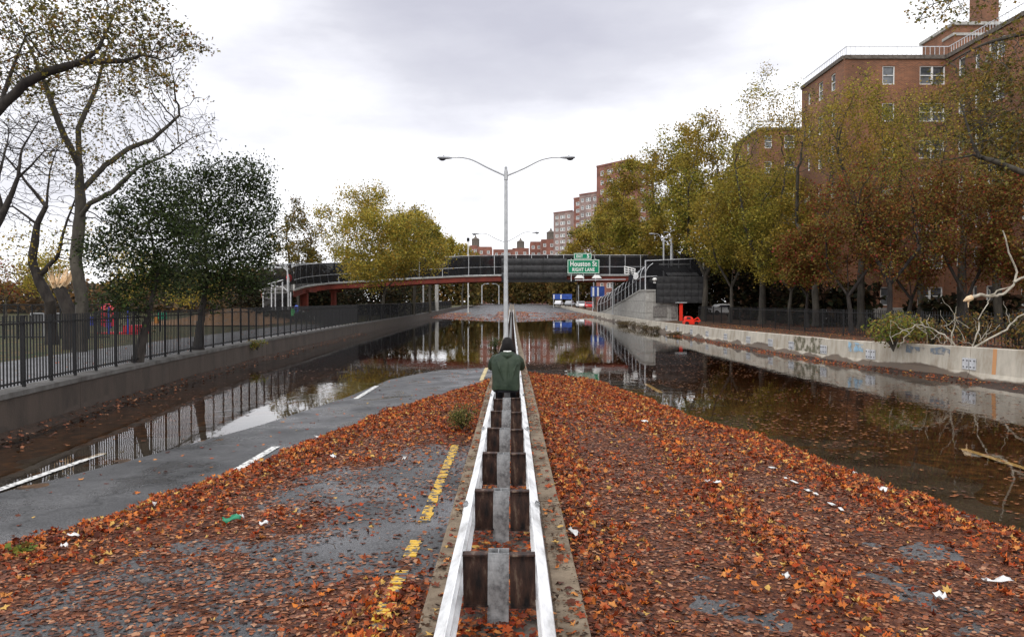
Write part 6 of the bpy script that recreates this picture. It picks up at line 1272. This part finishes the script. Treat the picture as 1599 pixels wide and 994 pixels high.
for i, (px0, px1, yt, d, lab) in enumerate(((746, 768, 386, 430, 'low brick block on the skyline left of the lamp pole'), (770, 800, 390, 470, 'low brick block on the skyline right behind the lamp pole'), (800, 826, 388, 450, 'low brick block on the skyline with a water tank'), (828, 846, 378, 415, 'low brick block second left from the palest tower'), (845, 867, 374.5, 400, 'low brick block touching the palest tower'), (733, 745, 384, 440, 'leftmost low brick block above the bridge fence'))):
    a = P(px0, yt, d); b = P(px1, yt, d); t = thing('low_brick_block', (a.x, d, 1), lab, 'building'); w_ = b.x - a.x; n = max(2, int(w_ / 3.6))
    facade(t, (a.x, d + 14), (a.x, d), 1, a.z, [], BR3); facade(t, (a.x, d), (b.x, d), 1, a.z, [((k + .5) * w_ / n, a.z - 2.6 - 3.6 * j, 1.5, 1.7, 1) for k in range(n) for j in range(5)], BR3, .2, 0); facade(t, (b.x, d), (b.x, d + 14), 1, a.z, [], BR3); roof(t, [(a.x, d), (b.x, d), (b.x, d + 14), (a.x, d + 14)], a.z - .01); parapet(t, [(a.x, d + .1), (b.x, d + .1)], a.z, .6, BR3)
    if i in (2, 4, 5):
        c = P({2: 813, 4: 861, 5: 742}[i], yt, d); s_ = 2.3; part('water_tank', MB().tube([(c.x, d + 5, a.z), (c.x, d + 5, a.z + 4)], s_ * .95, 12), M['median'], t, 50); part('tank_roof', MB().tube([(c.x, d + 5, a.z + 4.02), (c.x, d + 5, a.z + 5), (c.x, d + 5, a.z + 6.4)], [s_ * 1.05, .7, .15], 12), M['median'], t, 50)
# ------------------------------------------------------------------ litter
def scrap(loc, w, l, rz, m, name, label, cat, h=.02, seed=0):
    r = random.Random(seed + int(loc[0] * 100)); n = 5; vs = []; loc = Vector(loc)
    for i in range(n):
        for j in range(n): u = i / (n - 1) - .5; v = j / (n - 1) - .5; e = 1 - .25 * r.random() * (abs(u) > .4 or abs(v) > .4); vs.append(Matrix.Rotation(rz, 4, 'Z') @ Vector((u * w * e, v * l * e, h * r.random() + .25 * h * math.sin(u * 9) + .01)) + loc)
    mb = MB().add(vs, [(i * n + j, (i + 1) * n + j, (i + 1) * n + j + 1, i * n + j + 1) for i in range(n - 1) for j in range(n - 1)])
    o = link(name, smooth(mb.mesh(name)), m); o.location = loc; o.data.transform(Matrix.Translation(-loc)); tag(o, label, cat); s = o.modifiers.new('s', 'SOLIDIFY'); s.thickness = .002
    return o
PAP = mat('white_litter', (.74, .74, .72), .6, (.6, .6, .6), 20); GRP = mat('green_plastic', (.03, .22, .12), .4)
for i, (px, py, w, l, rz, lab) in enumerate(((520, 716, .12, .16, .4, 'crumpled white paper on the rust leaves above the left windrow'), (632, 721, .18, .06, 1.4, 'flat white strip of litter on trodden leaves left of the kerb'), (242, 796, .06, .15, .5, 'white folded scrap standing on the left windrow'), (114, 846, .16, .09, .2, 'white crumpled paper near the left edge on bright leaves'),
        (375, 814, .12, .07, .3, 'white half of the small green and white wrapper'), (412, 826, .14, .05, .2, 'thin white paper stick right of the green wrapper'), (895, 850, .09, .28, .35, 'long white foam strip leaning on the right kerb edge'), (1560, 905, .42, .09, .2, 'long torn white paper near the right edge of the picture'), (1468, 930, .16, .12, .6, 'white scrap below the long torn paper'),
        (1228, 909, .1, .08, .1, 'small white wrapper lying alone on the right carriageway leaves'), (1120, 762, .16, .11, .1, 'double white scrap in the bright leaf band'), (1105, 761, .07, .08, .9, 'tiny white scrap left of the double one in the leaf band'), (1379, 766, .16, .16, .4, 'white wrapper on the right windrow by the water'), (1006, 661, .2, .1, .2, 'pale paper on the leaf edge in the middle of the right carriageway'),
        (497, 682, .18, .12, .7, 'pale plastic bag scrap at the edge of the bare wet asphalt'), (100, 590 + 270, .1, .07, .3, 'small white flake on leaves at left'), (1335, 736, .1, .06, .3, 'little white flake near the right waterline'), (884, 576, .12, .12, .3, 'white float of litter on the water near the leaf tip'))):
    g = G(px, py, .12); gz = float(roadz(g.x, g.y)) + max(0, float(pile(g.x, g.y))) + .03; w *= .75; l *= .75
    if px == 895: gz = .22
    if px == 884: gz = .01
    scrap((g.x, g.y, gz), w, l, rz, PAP, 'paper_scrap', lab, 'litter', .045, i)
g = G(362, 815, .15); scrap((g.x, g.y, float(roadz(g.x, g.y)) + .05), .22, .09, .4, GRP, 'green_wrapper', 'torn green plastic wrapper on the trodden leaves at left', 'litter', .06, 44)
g = G(38, 860, .15); shrub('leaf_sprig', (g.x, g.y, float(roadz(g.x, g.y)) + .02), .16, .16, 60, .07, GREEN, 'sprig of green leaves on the left windrow near the edge of the picture', 'sprig', 95)
# twigs
tg = mat('twig_bark', (.06, .045, .035), .9)
for i in range(8):
    side = random.choice((-1, 1)); y = random.uniform(4, 14); x = random.uniform(-4.2, -1.2) if side < 0 else random.uniform(.8, 4.0); a = random.uniform(0, PI); l = random.uniform(.12, .4); z = float(roadz(x, y)) + max(0, float(pile(x, y))) + .025
    o = link('twig', MB().tube([(0, 0, 0), (l * .5 * math.cos(a), l * .5 * math.sin(a), .012), (l * math.cos(a + .25), l * math.sin(a + .25), .004)], [.005, .004, .002], 5).mesh('twig'), tg); o.location = (x, y, z); tag(o, 'short dark twig lying among the fallen leaves of the ' + ('left' if side < 0 else 'right') + ' carriageway', 'twig', 'twigs on the ' + ('left' if side < 0 else 'right') + ' carriageway')
